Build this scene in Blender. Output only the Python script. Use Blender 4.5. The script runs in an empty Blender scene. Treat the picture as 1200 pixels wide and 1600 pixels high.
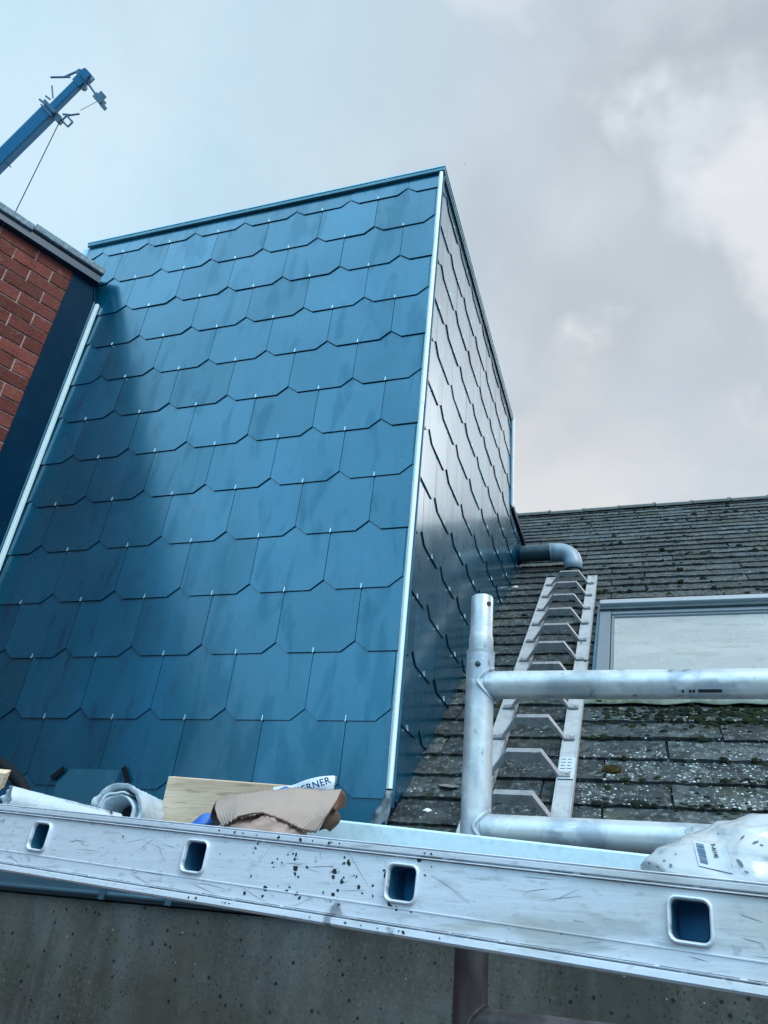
import bpy, math, random
from mathutils import Vector, Matrix, noise
R_ = random.Random(7)
scn = bpy.context.scene
col = scn.collection

# ------------------------------------------------------------------ camera
CAM = Vector((0.990, -2.496, -3.497))
AX = Vector((0.9496246, 0.29979344, 0.09130723))        # camera right
AY = Vector((-0.07418096, 0.4981028, -0.86393911))      # camera down
AZ = Vector((-0.30448367, 0.81364457, 0.49524964))      # camera forward
FPX = 1202.0
cd = bpy.data.cameras.new('camera'); cam = bpy.data.objects.new('camera', cd); col.objects.link(cam)
m = Matrix.Identity(4)
for i in range(3):
    m[i][0] = AX[i]; m[i][1] = -AY[i]; m[i][2] = -AZ[i]; m[i][3] = CAM[i]
cam.matrix_world = m
cd.sensor_fit = 'VERTICAL'; cd.sensor_height = 36.0; cd.sensor_width = 27.0
cd.lens = FPX / 1600 * 36
cd.clip_start = 0.02; cd.clip_end = 2000
scn.camera = cam

# ------------------------------------------------------------------ world, sun, exposure
SUN_EL, SUN_AZ = math.radians(50), math.radians(128)     # azimuth clockwise from +Y
w = bpy.data.worlds.new('World'); scn.world = w; w.use_nodes = True
def build_world():
    nt = w.node_tree; nt.nodes.clear(); N = nt.nodes.new; L = nt.links.new
    out = N('ShaderNodeOutputWorld'); bg = N('ShaderNodeBackground'); L(bg.outputs[0], out.inputs[0])
    tc = N('ShaderNodeTexCoord'); D = tc.outputs['Generated']
    def math_(op, a, b=None, c=None, clamp=False):
        n = N('ShaderNodeMath'); n.operation = op; n.use_clamp = clamp
        for k, v in enumerate((a, b, c)):
            if v is None: continue
            if isinstance(v, (int, float)): n.inputs[k].default_value = v
            else: L(v, n.inputs[k])
        return n.outputs[0]
    def dot(vec, d):
        n = N('ShaderNodeVectorMath'); n.operation = 'DOT_PRODUCT'; L(vec, n.inputs[0]); n.inputs[1].default_value = d
        return n.outputs['Value']
    def mixc(f, a, b):
        n = N('ShaderNodeMix'); n.data_type = 'RGBA'; n.clamp_factor = True
        if isinstance(f, (int, float)): n.inputs[0].default_value = f
        else: L(f, n.inputs[0])
        for k, v in ((6, a), (7, b)):
            if isinstance(v, tuple): n.inputs[k].default_value = v + (1,)
            else: L(v, n.inputs[k])
        return n.outputs[2]
    def ramp(v, a, b):
        n = N('ShaderNodeMapRange'); n.interpolation_type = 'SMOOTHSTEP'
        L(v, n.inputs[0]); n.inputs[1].default_value = a; n.inputs[2].default_value = b
        return n.outputs[0]
    # clouds lie on a flat layer overhead: project the direction on it
    sx = N('ShaderNodeSeparateXYZ'); L(D, sx.inputs[0])
    hz = math_('ADD', math_('MAXIMUM', sx.outputs[2], 0.0), 0.35)
    cx = math_('DIVIDE', sx.outputs[0], hz); cy = math_('DIVIDE', sx.outputs[1], hz)
    cb = N('ShaderNodeCombineXYZ'); L(cx, cb.inputs[0]); L(cy, cb.inputs[1])
    def noi(scale, det, dist=0.0, rough=.5, off=(0, 0, 0)):
        mp = N('ShaderNodeMapping'); mp.inputs[1].default_value = off; L(cb.outputs[0], mp.inputs[0])
        n = N('ShaderNodeTexNoise'); n.inputs['Scale'].default_value = scale; n.inputs['Detail'].default_value = det
        n.inputs['Roughness'].default_value = rough; n.inputs['Distortion'].default_value = dist
        L(mp.outputs[0], n.inputs[0]); return n.outputs['Fac']
    n1 = noi(2.6, 6, .35, .52); n2 = noi(6.5, 5, .5, .5, (3.1, 1.7, 0)); n3 = noi(1.3, 3, .2, .5, (8, 2, 0))
    # direction, gently warped so that cloud edges are ragged
    warp = N('ShaderNodeVectorMath'); warp.operation = 'MULTIPLY_ADD'
    nc = N('ShaderNodeTexNoise'); nc.inputs['Scale'].default_value = 3.0; nc.inputs['Detail'].default_value = 5; L(D, nc.inputs[0])
    L(nc.outputs['Color'], warp.inputs[0]); warp.inputs[1].default_value = (.22, .22, .22)
    sb = N('ShaderNodeVectorMath'); sb.operation = 'SUBTRACT'; L(D, sb.inputs[0]); sb.inputs[1].default_value = (.11, .11, .11)
    L(sb.outputs[0], warp.inputs[2]); W = warp.outputs[0]
    def blob(d, r0, r1, amp=1.0, V=None):
        l = math.sqrt(sum(c * c for c in d)); d = tuple(c / l for c in d)
        f = ramp(dot(V or W, d), math.cos(math.radians(r1)), math.cos(math.radians(r0)))
        return math_('MULTIPLY', f, amp)
    # open pale blue on the left and behind, grey cloud ahead on the right
    side = ramp(dot(D, (.90, .42, .06)), -.42, .42)
    c = mixc(side, (.435, .65, .79), (.50, .55, .60))
    back = ramp(dot(D, (-.10, -1, .0)), -.12, .50)
    c = mixc(math_('MULTIPLY', ramp(n1, .42, .68), .34), c, (.76, .82, .86))
    c = mixc(math_('MULTIPLY', ramp(n2, .50, .75), .18), c, (.44, .54, .63))
    c = mixc(blob((.02, .70, .72), 2, 20, .42), c, (.35, .375, .41))
    c = mixc(blob((.17, .50, .85), 2, 17, .45), c, (.30, .35, .40))
    c = mixc(blob((-.005, .55, .84), 0, 9, .45), c, (.70, .75, .80))
    c = mixc(blob((.09, .64, .76), 0, 11, .42), c, (.76, .80, .84))
    c = mixc(blob((.16, .74, .65), 0, 10, .55), c, (.74, .75, .77))
    c = mixc(blob((.0, .90, .43), 4, 18, .55), c, (.75, .73, .72))
    c = mixc(blob((-.72, .50, .50), 6, 26, .3), c, (.70, .86, .96))
    # a little of the clear sky above the cloud layer
    sky = N('ShaderNodeTexSky'); sky.sky_type = 'NISHITA'; sky.sun_disc = False
    sky.sun_elevation = SUN_EL; sky.sun_rotation = SUN_AZ
    sc = N('ShaderNodeMix'); sc.data_type = 'RGBA'; sc.blend_type = 'MULTIPLY'; sc.inputs[0].default_value = 1
    L(sky.outputs[0], sc.inputs[6]); sc.inputs[7].default_value = (.1, .1, .1, 1)
    c = mixc(.06, c, sc.outputs[2])
    c = mixc(blob((.45, .70, .555), 4, 17, .97, D), c, (4.6, 4.3, 4.1))  # unseen bright sky patch, added to brighten the reflection on the side slates
    c = mixc(math_('MULTIPLY', back, .90), c, (.37, .67, .89))
    gain = N('ShaderNodeVectorMath'); gain.operation = 'SCALE'; L(c, gain.inputs[0])
    lowb = math_('MULTIPLY', ramp(sx.outputs[2], .52, .05), back)
    g = math_('MULTIPLY_ADD', back, .95, .80)
    g = math_('MULTIPLY', g, math_('MULTIPLY_ADD', lowb, -.36, 1.0)); L(g, gain.inputs['Scale'])
    L(gain.outputs[0], bg.inputs[0]); bg.inputs[1].default_value = 1.12
build_world()
sd = bpy.data.lights.new('sun', 'SUN'); sd.energy = 1.5; sd.angle = math.radians(35); sd.color = (1, .97, .93)
so = bpy.data.objects.new('sun', sd); col.objects.link(so)
sdir = Vector((math.sin(SUN_AZ) * math.cos(SUN_EL), math.cos(SUN_AZ) * math.cos(SUN_EL), math.sin(SUN_EL)))
so.rotation_euler = sdir.to_track_quat('Z', 'Y').to_euler(); so.location = (0, 0, 12)
vs = scn.view_settings; vs.view_transform = 'Standard'; vs.look = 'None'; vs.exposure = 0.45; vs.gamma = 1

# ------------------------------------------------------------------ helpers
class MB:
    def __init__(s): s.v = []; s.f = []; s.mi = []
    def face(s, pts, mi=0):
        b = len(s.v); s.v += [Vector(p) for p in pts]; s.f.append(list(range(b, b + len(pts)))); s.mi.append(mi)
    def add(s, vs, fs, mi=0):
        b = len(s.v); s.v += [Vector(p) for p in vs]
        for f in fs: s.f.append([b + i for i in f]); s.mi.append(mi)
    def box(s, lo, hi, mi=0):
        x0, y0, z0 = lo; x1, y1, z1 = hi
        s.add([(x0,y0,z0),(x1,y0,z0),(x1,y1,z0),(x0,y1,z0),(x0,y0,z1),(x1,y0,z1),(x1,y1,z1),(x0,y1,z1)],
              [(0,3,2,1),(4,5,6,7),(0,1,5,4),(1,2,6,5),(2,3,7,6),(3,0,4,7)], mi)
    def obox(s, c, a, b, d, mi=0):            # centre and three half axes
        c, a, b, d = Vector(c), Vector(a), Vector(b), Vector(d); v = []
        for k in (-1, 1):
            for (i, j) in ((-1,-1),(1,-1),(1,1),(-1,1)): v.append(c + a * i + b * j + d * k)
        s.add(v, [(0,3,2,1),(4,5,6,7),(0,1,5,4),(1,2,6,5),(2,3,7,6),(3,0,4,7)], mi)
    def prism(s, poly, off, mi=0):            # planar polygon pushed by off
        n = len(poly); off = Vector(off); P = [Vector(p) for p in poly]
        s.add(P + [p + off for p in P], [list(range(n))[::-1], list(range(n, 2 * n))] +
              [(i, (i + 1) % n, n + (i + 1) % n, n + i) for i in range(n)], mi)
    def loft(s, rings, cap=True, closed=True, mi=0):
        n = len(rings[0]); v = [p for r in rings for p in r]; f = []
        for k in range(len(rings) - 1):
            for i in range(n if closed else n - 1):
                j = (i + 1) % n
                f.append((k*n+i, k*n+j, (k+1)*n+j, (k+1)*n+i))
        if cap: f += [list(range(n))[::-1], [(len(rings)-1)*n + i for i in range(n)]]
        s.add(v, f, mi)
    def tube(s, pts, r, n=16, cap=True, mi=0):
        pts = [Vector(p) for p in pts]; rs = r if isinstance(r, (list, tuple)) else [r] * len(pts)
        rings = []; prev = None
        for k, p in enumerate(pts):
            t = (pts[min(k+1, len(pts)-1)] - pts[max(k-1, 0)]).normalized()
            if prev is None:
                a = t.cross(Vector((0,0,1)));  a = a if a.length > .01 else t.cross(Vector((0,1,0))); a.normalize()
            else: a = (prev - t * prev.dot(t)).normalized()
            prev = a; b = t.cross(a)
            rings.append([p + (a * math.cos(q) + b * math.sin(q)) * rs[k] for q in [2*math.pi*i/n for i in range(n)]])
        s.loft(rings, cap, True, mi)
    def build(s, name, mats, parent=None, smooth=False, auto=None):
        off = Vector((0, 0, 0)) if parent is None else ROOT.get(parent.name, Vector((0, 0, 0)))
        me = bpy.data.meshes.new(name); me.from_pydata([tuple(p - off) for p in s.v], [], s.f)
        if not isinstance(mats, (list, tuple)): mats = [mats]
        for m_ in mats: me.materials.append(m_)
        for p, i in zip(me.polygons, s.mi): p.material_index = i
        import bmesh as bmx
        bm = bmx.new(); bm.from_mesh(me); bmx.ops.remove_doubles(bm, verts=bm.verts, dist=1e-6) if smooth else None
        bmx.ops.recalc_face_normals(bm, faces=bm.faces); bm.to_mesh(me); bm.free()
        if smooth:
            for p in me.polygons: p.use_smooth = True
            try: me.set_sharp_from_angle(angle=math.radians(auto if auto else 40))
            except Exception: pass
        o = bpy.data.objects.new(name, me); col.objects.link(o)
        if parent is not None: o.parent = parent; ROOT[o.name] = off
        return o
ROOT = {}
def tag(o, label=None, cat=None, group=None, kind=None):
    if label: o['label'] = label
    if cat: o['category'] = cat
    if group: o['group'] = group
    if kind: o['kind'] = kind
    return o
def empty(name, loc, label, cat, group=None):
    o = bpy.data.objects.new(name, None); o.empty_display_size = .1; o.location = loc; col.objects.link(o)
    ROOT[o.name] = Vector(loc); return tag(o, label, cat, group)
def bevel(o, wd, seg=2):
    b = o.modifiers.new('bevel', 'BEVEL'); b.width = wd; b.segments = seg; b.limit_method = 'ANGLE'; b.angle_limit = math.radians(40)
    return o
def clip(poly, nrm, d):                      # keep nrm.p <= d
    out = []; nrm = Vector(nrm)
    for i in range(len(poly)):
        a, b = Vector(poly[i]), Vector(poly[(i + 1) % len(poly)])
        da, db = nrm.dot(a) - d, nrm.dot(b) - d
        if da <= 0: out.append(a)
        if (da < 0) != (db < 0) and abs(da - db) > 1e-12: out.append(a + (b - a) * (da / (da - db)))
    return out

def mat(name, base=(.5,.5,.5), rough=.5, metal=0.0, ior=1.5, spec=None, vary=None, bumps=(), rmap=None, spots=(), island=0.0,
        coord='Object', stretch=(1,1,1), coat=0.0, trans=0.0, tint=None):
    """procedural principled material. vary=[(scale, lo, hi, colour, amount, stretch)], bumps=[(scale, strength, dist)]"""
    m_ = bpy.data.materials.new(name); m_.use_nodes = True; nt = m_.node_tree; N = nt.nodes.new; L = nt.links.new
    p = nt.nodes['Principled BSDF']; tc = N('ShaderNodeTexCoord')
    def vec(st):
        mp = N('ShaderNodeMapping'); mp.inputs[3].default_value = st; L(tc.outputs[coord], mp.inputs[0]); return mp.outputs[0]
    def noi(scale, st, det=5, rough_=.55):
        n = N('ShaderNodeTexNoise'); n.inputs['Scale'].default_value = scale; n.inputs['Detail'].default_value = det
        n.inputs['Roughness'].default_value = rough_; L(vec(st), n.inputs[0]); return n.outputs['Fac']
    def rng(v, a, b, c=0., d=1.):
        n = N('ShaderNodeMapRange'); L(v, n.inputs[0]); n.inputs[1].default_value = a; n.inputs[2].default_value = b
        n.inputs[3].default_value = c; n.inputs[4].default_value = d; return n.outputs[0]
    def mx(f, a, b, bt='MIX'):
        n = N('ShaderNodeMix'); n.data_type = 'RGBA'; n.blend_type = bt; n.clamp_factor = True
        if isinstance(f, float): n.inputs[0].default_value = f
        else: L(f, n.inputs[0])
        for k, v in ((6, a), (7, b)):
            if isinstance(v, tuple): n.inputs[k].default_value = v + (1,)
            else: L(v, n.inputs[k])
        return n.outputs[2]
    def mul(a, b):
        n = N('ShaderNodeMath'); n.operation = 'MULTIPLY'
        for k, v in ((0, a), (1, b)):
            if isinstance(v, (float, int)): n.inputs[k].default_value = v
            else: L(v, n.inputs[k])
        return n.outputs[0]
    c = base
    for (scale, lo, hi, colr, amt, st) in (vary or []):
        c = mx(mul(rng(noi(scale, st), lo, hi), amt), c, colr)
    rough_sock = None
    for sp in spots:                          # (scale, radius, colour, amount, mask noise scale, mask lo, stretch)
        scale, rad, colr, amt, ms, ml, st = sp
        v = N('ShaderNodeTexVoronoi'); v.inputs['Scale'].default_value = scale
        L(vec(st), v.inputs[0])
        f = rng(v.outputs['Distance'], rad, rad * .6)
        if ms: f = mul(f, rng(noi(ms, (1,1,1), 3), ml, ml + .06))
        c = mx(mul(f, amt), c, colr)
    if island:
        g = N('ShaderNodeNewGeometry'); r = rng(g.outputs['Random Per Island'], 0, 1, 1 - island, 1 + island)
        cb = N('ShaderNodeCombineXYZ')
        for k in range(3): L(r, cb.inputs[k])
        c = mx(1.0, c, cb.outputs[0], 'MULTIPLY')
    if isinstance(c, tuple): p.inputs['Base Color'].default_value = c + (1,)
    else: L(c, p.inputs['Base Color'])
    if rmap:
        scale, lo, hi, r0, r1, st = rmap; L(rng(noi(scale, st), lo, hi, r0, r1), p.inputs['Roughness'])
    else: p.inputs['Roughness'].default_value = rough
    p.inputs['Metallic'].default_value = metal; p.inputs['IOR'].default_value = ior
    if spec is not None: p.inputs['Specular IOR Level'].default_value = spec
    p.inputs['Coat Weight'].default_value = coat
    if tint: p.inputs['Specular Tint'].default_value = tint + (1,)
    p.inputs['Transmission Weight'].default_value = trans
    last = None
    for (scale, strength, dist, st) in bumps:
        b = N('ShaderNodeBump'); b.inputs['Strength'].default_value = strength; b.inputs['Distance'].default_value = dist
        L(noi(scale, st, 6, .6), b.inputs['Height'])
        if last: L(last, b.inputs['Normal'])
        last = b.outputs[0]
    if last: L(last, p.inputs['Normal'])
    return m_
I3 = (1, 1, 1)
M = {}
def weathered_gloss(m_, lo, hi, smear, w1=.45):
    # rain-washed smears and droplets: places where the film of gloss is broken
    nt = m_.node_tree; N = nt.nodes.new; L = nt.links.new; p = nt.nodes['Principled BSDF']
    tc = N('ShaderNodeTexCoord')
    def noi(sc, st, det=5):
        mp = N('ShaderNodeMapping'); mp.inputs[3].default_value = st; L(tc.outputs['Object'], mp.inputs[0])
        n = N('ShaderNodeTexNoise'); n.inputs['Scale'].default_value = sc; n.inputs['Detail'].default_value = det; n.inputs['Distortion'].default_value = .6; L(mp.outputs[0], n.inputs[0]); return n.outputs['Fac']
    def rng(v, a, b, c, d):
        n = N('ShaderNodeMapRange'); L(v, n.inputs[0])
        for i, q in enumerate((a, b, c, d)): n.inputs[i + 1].default_value = q
        return n.outputs[0]
    def mul(a, b):
        n = N('ShaderNodeMath'); n.operation = 'MULTIPLY'; L(a, n.inputs[0]); L(b, n.inputs[1]); return n.outputs[0]
    a = rng(noi(7.5, (1.5, 1.5, .42)), .53, .63, 1, smear); b_ = rng(noi(2.4, (1, 1, .8)), .40, .66, 1, .82)
    v = N('ShaderNodeTexVoronoi'); v.inputs['Scale'].default_value = 62; L(tc.outputs['Object'], v.inputs[0])
    d = rng(v.outputs['Distance'], .10, .16, .30, 1); msk = rng(noi(4, (1, 1, 1), 2), .46, .52, 0, 1)
    mx = N('ShaderNodeMix'); mx.inputs[2].default_value = 1.0; L(msk, mx.inputs[0]); L(d, mx.inputs[3])
    f = mul(mul(a, b_), mx.outputs[0])
    g = N('ShaderNodeNewGeometry'); f = mul(f, rng(g.outputs['Random Per Island'], 0, 1, .78, 1.0))
    L(rng(f, 0, 1, 0, hi), p.inputs['Coat Weight']); L(rng(f, 0, 1, .22, .47), p.inputs['Specular IOR Level'])
    p.inputs['Coat IOR'].default_value = 1.65; p.inputs['Coat Roughness'].default_value = .13; p.inputs['Coat Tint'].default_value = (.9, .97, 1, 1)
    return m_

M['slate'] = mat('fibre_cement_slate', (.0000,.054,.096), ior=2.2, tint=(.12,.62,.92), rmap=(5, .35, .68, .22, .33, (1,1,.6)), island=.24,
    vary=[(3.5, .50, .66, (.006,.075,.15), .6, (1,1,.35)), (14, .57, .68, (.001,.025,.06), .7, (1.6,1.6,.35)), (60, .62, .75, (.03,.15,.24), .3, I3)],
    spots=[(75, .16, (.001,.02,.05), .8, 3.0, .47, I3)], bumps=[])
weathered_gloss(M['slate'], 0, .75, .66)
M['underlay'] = mat('dark_underlay', (.003,.012,.022), rough=.8)
M['navy_metal'] = mat('navy_painted_sheet', (.0002,.013,.034), rough=.45, spec=.12, tint=(.1,.6,1), vary=[(8, .5, .7, (.002,.028,.05), .5, I3)], spots=[(26, .05, (.05,.16,.24), .5, 4.0, .5, I3)], bumps=[(6, .05, .01, I3)])
M['trim'] = mat('mill_finish_trim', (.80,.95,.95), rough=.42, metal=.1, vary=[(14, .5, .8, (.35,.62,.70), .5, (1,1,.3))])
M['trim_blue'] = mat('blue_coated_trim', (.02,.13,.21), rough=.35, metal=.2, vary=[(9, .5, .7, (.05,.25,.36), .5, I3)])
M['trim_teal'] = mat('teal_coated_trim', (.05,.20,.27), rough=.38, metal=.2, vary=[(6, .45, .65, (.10,.30,.38), .6, I3), (40, .6, .7, (.02,.09,.12), .5, I3)])
M['trim_pale'] = mat('pale_edge_trim', (.30,.55,.68), rough=.4, metal=.3)
M['hook'] = mat('stainless_hook', (.75,.85,.88), rough=.25, metal=.8)
M['alu'] = mat('worn_aluminium', (.74,.80,.86), metal=.3, rmap=(9, .35, .65, .34, .52, (.3,1,1)),
    vary=[(7, .48, .72, (.46,.52,.58), .6, (.25,1,1.6)), (45, .60, .74, (.30,.33,.35), .55, (.35,1,2.2)), (3, .5, .7, (.70,.76,.86), .5, I3), (28, .64, .72, (.22,.22,.20), .5, (.5,1,3))],
    bumps=[(60, .10, .004, (.12,1,3)), (7, .10, .01, I3)])
M['tube'] = mat('galvanised_tube', (.58,.635,.65), metal=.32, rmap=(12, .35, .65, .30, .46, I3),
    vary=[(18, .46, .60, (.30,.38,.46), .75, (1,1,.5)), (45, .54, .64, (.72,.78,.81), .6, (.5,1,1)), (38, .62, .70, (.08,.11,.13), .75, (1,1,.6)), (7, .54, .66, (.26,.30,.32), .6, I3)],
    bumps=[(70, .12, .003, I3)])
M['rusty'] = mat('weathered_tube', (.055,.052,.058), metal=.3, rough=.5, vary=[(20, .45, .65, (.19,.18,.20), .6, (1,1,.4)), (8, .5, .7, (.10,.06,.05), .6, I3)], bumps=[(60, .15, .003, I3)])
M['galv'] = mat('spangled_galvanised_sheet', (.56,.76,.84), metal=.2, rough=.40, spots=[(95, .9, (.66,.84,.90), .6, 0, 0, I3)], vary=[(70, .48, .62, (.42,.60,.70), .7, I3), (5, .5, .7, (.40,.58,.68), .5, I3)], bumps=[(90, .06, .002, I3)])
M['zinc'] = mat('grey_blue_zinc', (.055,.12,.165), metal=.5, rough=.38, vary=[(10, .45, .7, (.08,.16,.22), .7, (.4,1,1))], bumps=[(14, .12, .01, I3)])
M['lead'] = mat('lead_flashing', (.13,.18,.21), metal=.2, rough=.5, vary=[(10, .45, .65, (.06,.09,.11), .7, I3)], bumps=[(22, .35, .02, I3)])
M['tile'] = mat('weathered_roof_tile', (.031,.044,.048), rough=.72, spec=.35, island=.34,
    vary=[(1.6, .42, .62, (.035,.055,.062), .7, I3), (9, .46, .66, (.10,.115,.115), .60, I3), (20, .50, .58, (.012,.019,.020), .85, I3), (50, .55, .65, (.20,.235,.235), .6, (1,.6,1)), (4, .56, .68, (.05,.065,.032), .5, I3)],
    spots=[(62, .20, (.50,.54,.54), .85, 2.2, .50, I3), (120, .2, (.010,.014,.014), .8, 3.0, .46, I3)],
    bumps=[(26, .9, .018, I3), (120, .7, .006, I3)])
M['ridge'] = mat('ridge_tile_clay', (.085,.098,.098), rough=.8, vary=[(12, .45, .65, (.15,.165,.16), .6, I3)], bumps=[(30, .5, .01, I3)])
M['concrete'] = mat('cast_concrete', (.092,.096,.088), rough=.85, spec=.25,
    vary=[(2.2, .45, .60, (.10,.138,.15), .7, I3), (5, .46, .62, (.040,.035,.028), .6, (1,1,.5)), (14, .52, .62, (.045,.045,.040), .35, (1.5,1,.2)), (12, .54, .66, (.055,.062,.050), .6, (1,1,.5)), (90, .5, .7, (.15,.16,.155), .35, I3), (3, .55, .62, (.045,.043,.038), .7, (2.5,1,.25)), (1.1, .44, .56, (.065,.052,.038), .8, I3)],
    spots=[(30, .17, (.010,.013,.014), .95, 2.4, .40, I3), (70, .20, (.018,.022,.024), .9, 3.5, .44, I3), (24, .055, (.40,.43,.43), .8, 0, 0, I3)],
    bumps=[(25, .35, .008, I3), (120, .3, .003, I3)])
M['brick'] = mat('red_facing_brick', (.165,.045,.033), rough=.85, spec=.2, island=.34,
    vary=[(10, .48, .66, (.11,.027,.024), .7, I3), (90, .52, .66, (.20,.075,.062), .6, I3), (26, .60, .70, (.24,.13,.12), .5, I3), (2.0, .5, .65, (.17,.060,.050), .5, I3)],
    bumps=[(60, .7, .008, I3), (200, .5, .003, I3)])
M['mortar'] = mat('lime_mortar', (.48,.35,.33), rough=.95, spec=.1, vary=[(20, .45, .65, (.24,.15,.14), .8, I3), (90, .6, .7, (.42,.36,.34), .7, I3)], bumps=[(70, .8, .01, I3)])
M['coping'] = mat('stone_coping', (.15,.215,.26), rough=.8, vary=[(40, .45, .65, (.30,.40,.46), .7, I3), (12, .5, .7, (.11,.17,.22), .6, I3)], bumps=[(60, .5, .006, I3)])
M['fascia'] = mat('blue_coated_fascia', (.003,.045,.085), rough=.4, vary=[(5, .5, .7, (.002,.045,.09), .6, I3)])
M['pipe_dark'] = mat('dark_grey_pvc', (.022,.052,.066), rough=.30, ior=1.5, vary=[(15, .5, .7, (.06,.11,.13), .5, I3)])
M['pipe_pale'] = mat('pale_grey_pvc', (.27,.37,.45), rough=.32, vary=[(15, .5, .7, (.22,.31,.38), .5, I3)])
M['hollow'] = mat('dark_pipe_inside', (.006,.014,.018), rough=.6)
M['frame'] = mat('grey_skylight_cladding', (.19,.24,.28), rough=.42, metal=.35, vary=[(8, .45, .7, (.21,.27,.32), .6, I3), (60, .6, .7, (.14,.17,.17), .5, I3)], bumps=[(30, .1, .004, I3)])
M['frame_pale'] = mat('pale_skylight_hood', (.42,.46,.49), rough=.42, metal=.35, vary=[(8, .45, .7, (.36,.42,.47), .6, (.3,1,1))], bumps=[(30, .1, .004, I3)])
M['glass'] = mat('dusty_skylight_glass', (.34,.375,.375), ior=1.65, rmap=(6, .35, .65, .16, .42, I3),
    vary=[(4, .44, .64, (.43,.465,.46), .7, (.7,1,1.2)), (10, .55, .68, (.23,.25,.235), .5, (.6,1.3,1.1)), (60, .60, .72, (.15,.17,.16), .6, I3), (30, .62, .70, (.52,.55,.54), .5, (2,.4,.4))])
M['ladder'] = mat('dull_aluminium_ladder', (.50,.53,.55), metal=.35, rough=.52,
    vary=[(20, .45, .65, (.37,.40,.42), .7, I3), (60, .62, .72, (.10,.11,.12), .7, I3)], bumps=[(60, .15, .003, I3)])
M['bracket'] = mat('rung_bracket', (.33,.35,.37), metal=.35, rough=.5, vary=[(30, .45, .65, (.20,.21,.235), .7, I3), (70, .6, .7, (.48,.50,.52), .6, I3)], bumps=[(60, .15, .003, I3)])
M['sticker'] = mat('white_sticker', (.50,.57,.61), rough=.5)
M['ink'] = mat('dark_ink', (.012,.018,.022), rough=.6)
M['ink_blue'] = mat('blue_ink', (.02,.10,.30), rough=.5)
M['foil'] = mat('white_foil_film', (.52,.60,.65), rough=.38, vary=[(18, .5, .7, (.46,.58,.66), .6, (.4,1,1)), (50, .66, .72, (.12,.18,.22), .5, (.5,1,1))], bumps=[(30, .35, .01, (.5,1,1)), (9, .3, .02, I3)])
M['foil2'] = mat('milky_bubble_film', (.50,.60,.67), rough=.42, vary=[(30, .5, .7, (.42,.56,.66), .6, I3), (80, .66, .72, (.15,.22,.28), .5, I3)], bumps=[(70, .6, .006, I3)])
M['wood'] = mat('planed_pine', (.78,.60,.43), rough=.6, vary=[(9, .45, .65, (.60,.42,.28), .7, (.35,4,7)), (26, .56, .66, (.30,.21,.14), .6, (.25,5,7)), (5, .55, .7, (.58,.44,.28), .6, I3)], bumps=[(30, .3, .004, (.2,3,6))])
M['card'] = mat('brown_cardboard', (.36,.285,.245), rough=.8, vary=[(10, .45, .7, (.31,.245,.205), .6, I3)], bumps=[(18, .2, .004, I3)])
M['card_dark'] = mat('dark_brown_paper', (.085,.05,.035), rough=.8, vary=[(10, .45, .7, (.14,.07,.045), .6, I3)])
M['pink'] = mat('pinkish_kraft_paper', (.46,.33,.28), rough=.7, vary=[(12, .45, .7, (.45,.30,.25), .6, I3)], bumps=[(12, .3, .01, I3)])
M['poly'] = mat('white_poly_bag', (.62,.72,.80), rough=.4, vary=[(8, .5, .7, (.52,.64,.74), .5, I3)], bumps=[(16, .5, .015, I3)])
M['bluepoly'] = mat('blue_plastic', (.03,.16,.55), rough=.4)
M['sack'] = mat('milky_plastic_sack', (.50,.545,.57), rough=.22, ior=1.5, coat=.5,
    vary=[(9, .45, .65, (.46,.52,.57), .7, I3), (20, .62, .70, (.20,.26,.31), .6, (1,1,2)), (13, .60, .68, (.44,.50,.60), .6, I3), (6, .55, .7, (.66,.67,.64), .5, I3)], bumps=[(14, .5, .012, (1,1,2))])
M['rubber'] = mat('black_rubber_hose', (.003,.006,.009), rough=.7, spec=.2)
M['crane'] = mat('blue_crane_paint', (.003,.19,.40), rough=.45, vary=[(1.2, .5, .7, (.005,.18,.38), .5, I3)])
M['crane_grey'] = mat('crane_grey_steel', (.12,.24,.34), rough=.5, metal=.3)
M['crane_pale'] = mat('crane_pale_edge', (.30,.42,.52), rough=.5)
M['moss'] = mat('dark_green_moss', (.013,.019,.012), rough=.95, spec=.1, island=.5, vary=[(14, .45, .65, (.034,.044,.018), .6, I3), (4, .5, .65, (.014,.020,.018), .7, I3)])
M['moss_brown'] = mat('brown_green_moss', (.055,.048,.016), rough=.95, spec=.1, island=.5, vary=[(30, .45, .65, (.085,.055,.02), .8, I3)])
M['lichen'] = mat('pale_lichen_chips', (.55,.60,.60), rough=.9, island=.35)
M['litter'] = mat('grit', (.03,.036,.034), rough=.95, island=.5)
M['leaf'] = mat('dry_leaf', (.19,.20,.19), rough=.7, vary=[(40, .45, .65, (.10,.10,.09), .7, I3)])
M['ground'] = mat('asphalt_yard', (.06,.065,.068), rough=.9, vary=[(2, .4, .6, (.045,.05,.055), .6, I3)], bumps=[(90, .5, .01, I3)])
M['timber_deck'] = mat('grey_scaffold_board', (.20,.17,.14), rough=.8, vary=[(10, .45, .65, (.12,.10,.08), .7, (.3,3,3))])

# ------------------------------------------------------------------ constants of the place
G = .25202; SW = .32; XC = .178                    # slate gauge, slate width, dormer corner
ROOF0, RT = -3.153, math.tan(math.radians(39.8)); RC, RS = math.cos(math.radians(39.8)), math.sin(math.radians(39.8))
def roof(x, s, h=0.0):                              # s = distance up the slope from Y=0
    return Vector((x, s * RC - h * RS, ROOF0 + s * RS + h * RC))
def ray(px, py, d):                                 # a point seen at photo pixel, at depth d
    return CAM + (AX * ((px - 600) / FPX) + AY * ((py - 800) / FPX) + AZ) * d
GZ = -6.3

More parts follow.
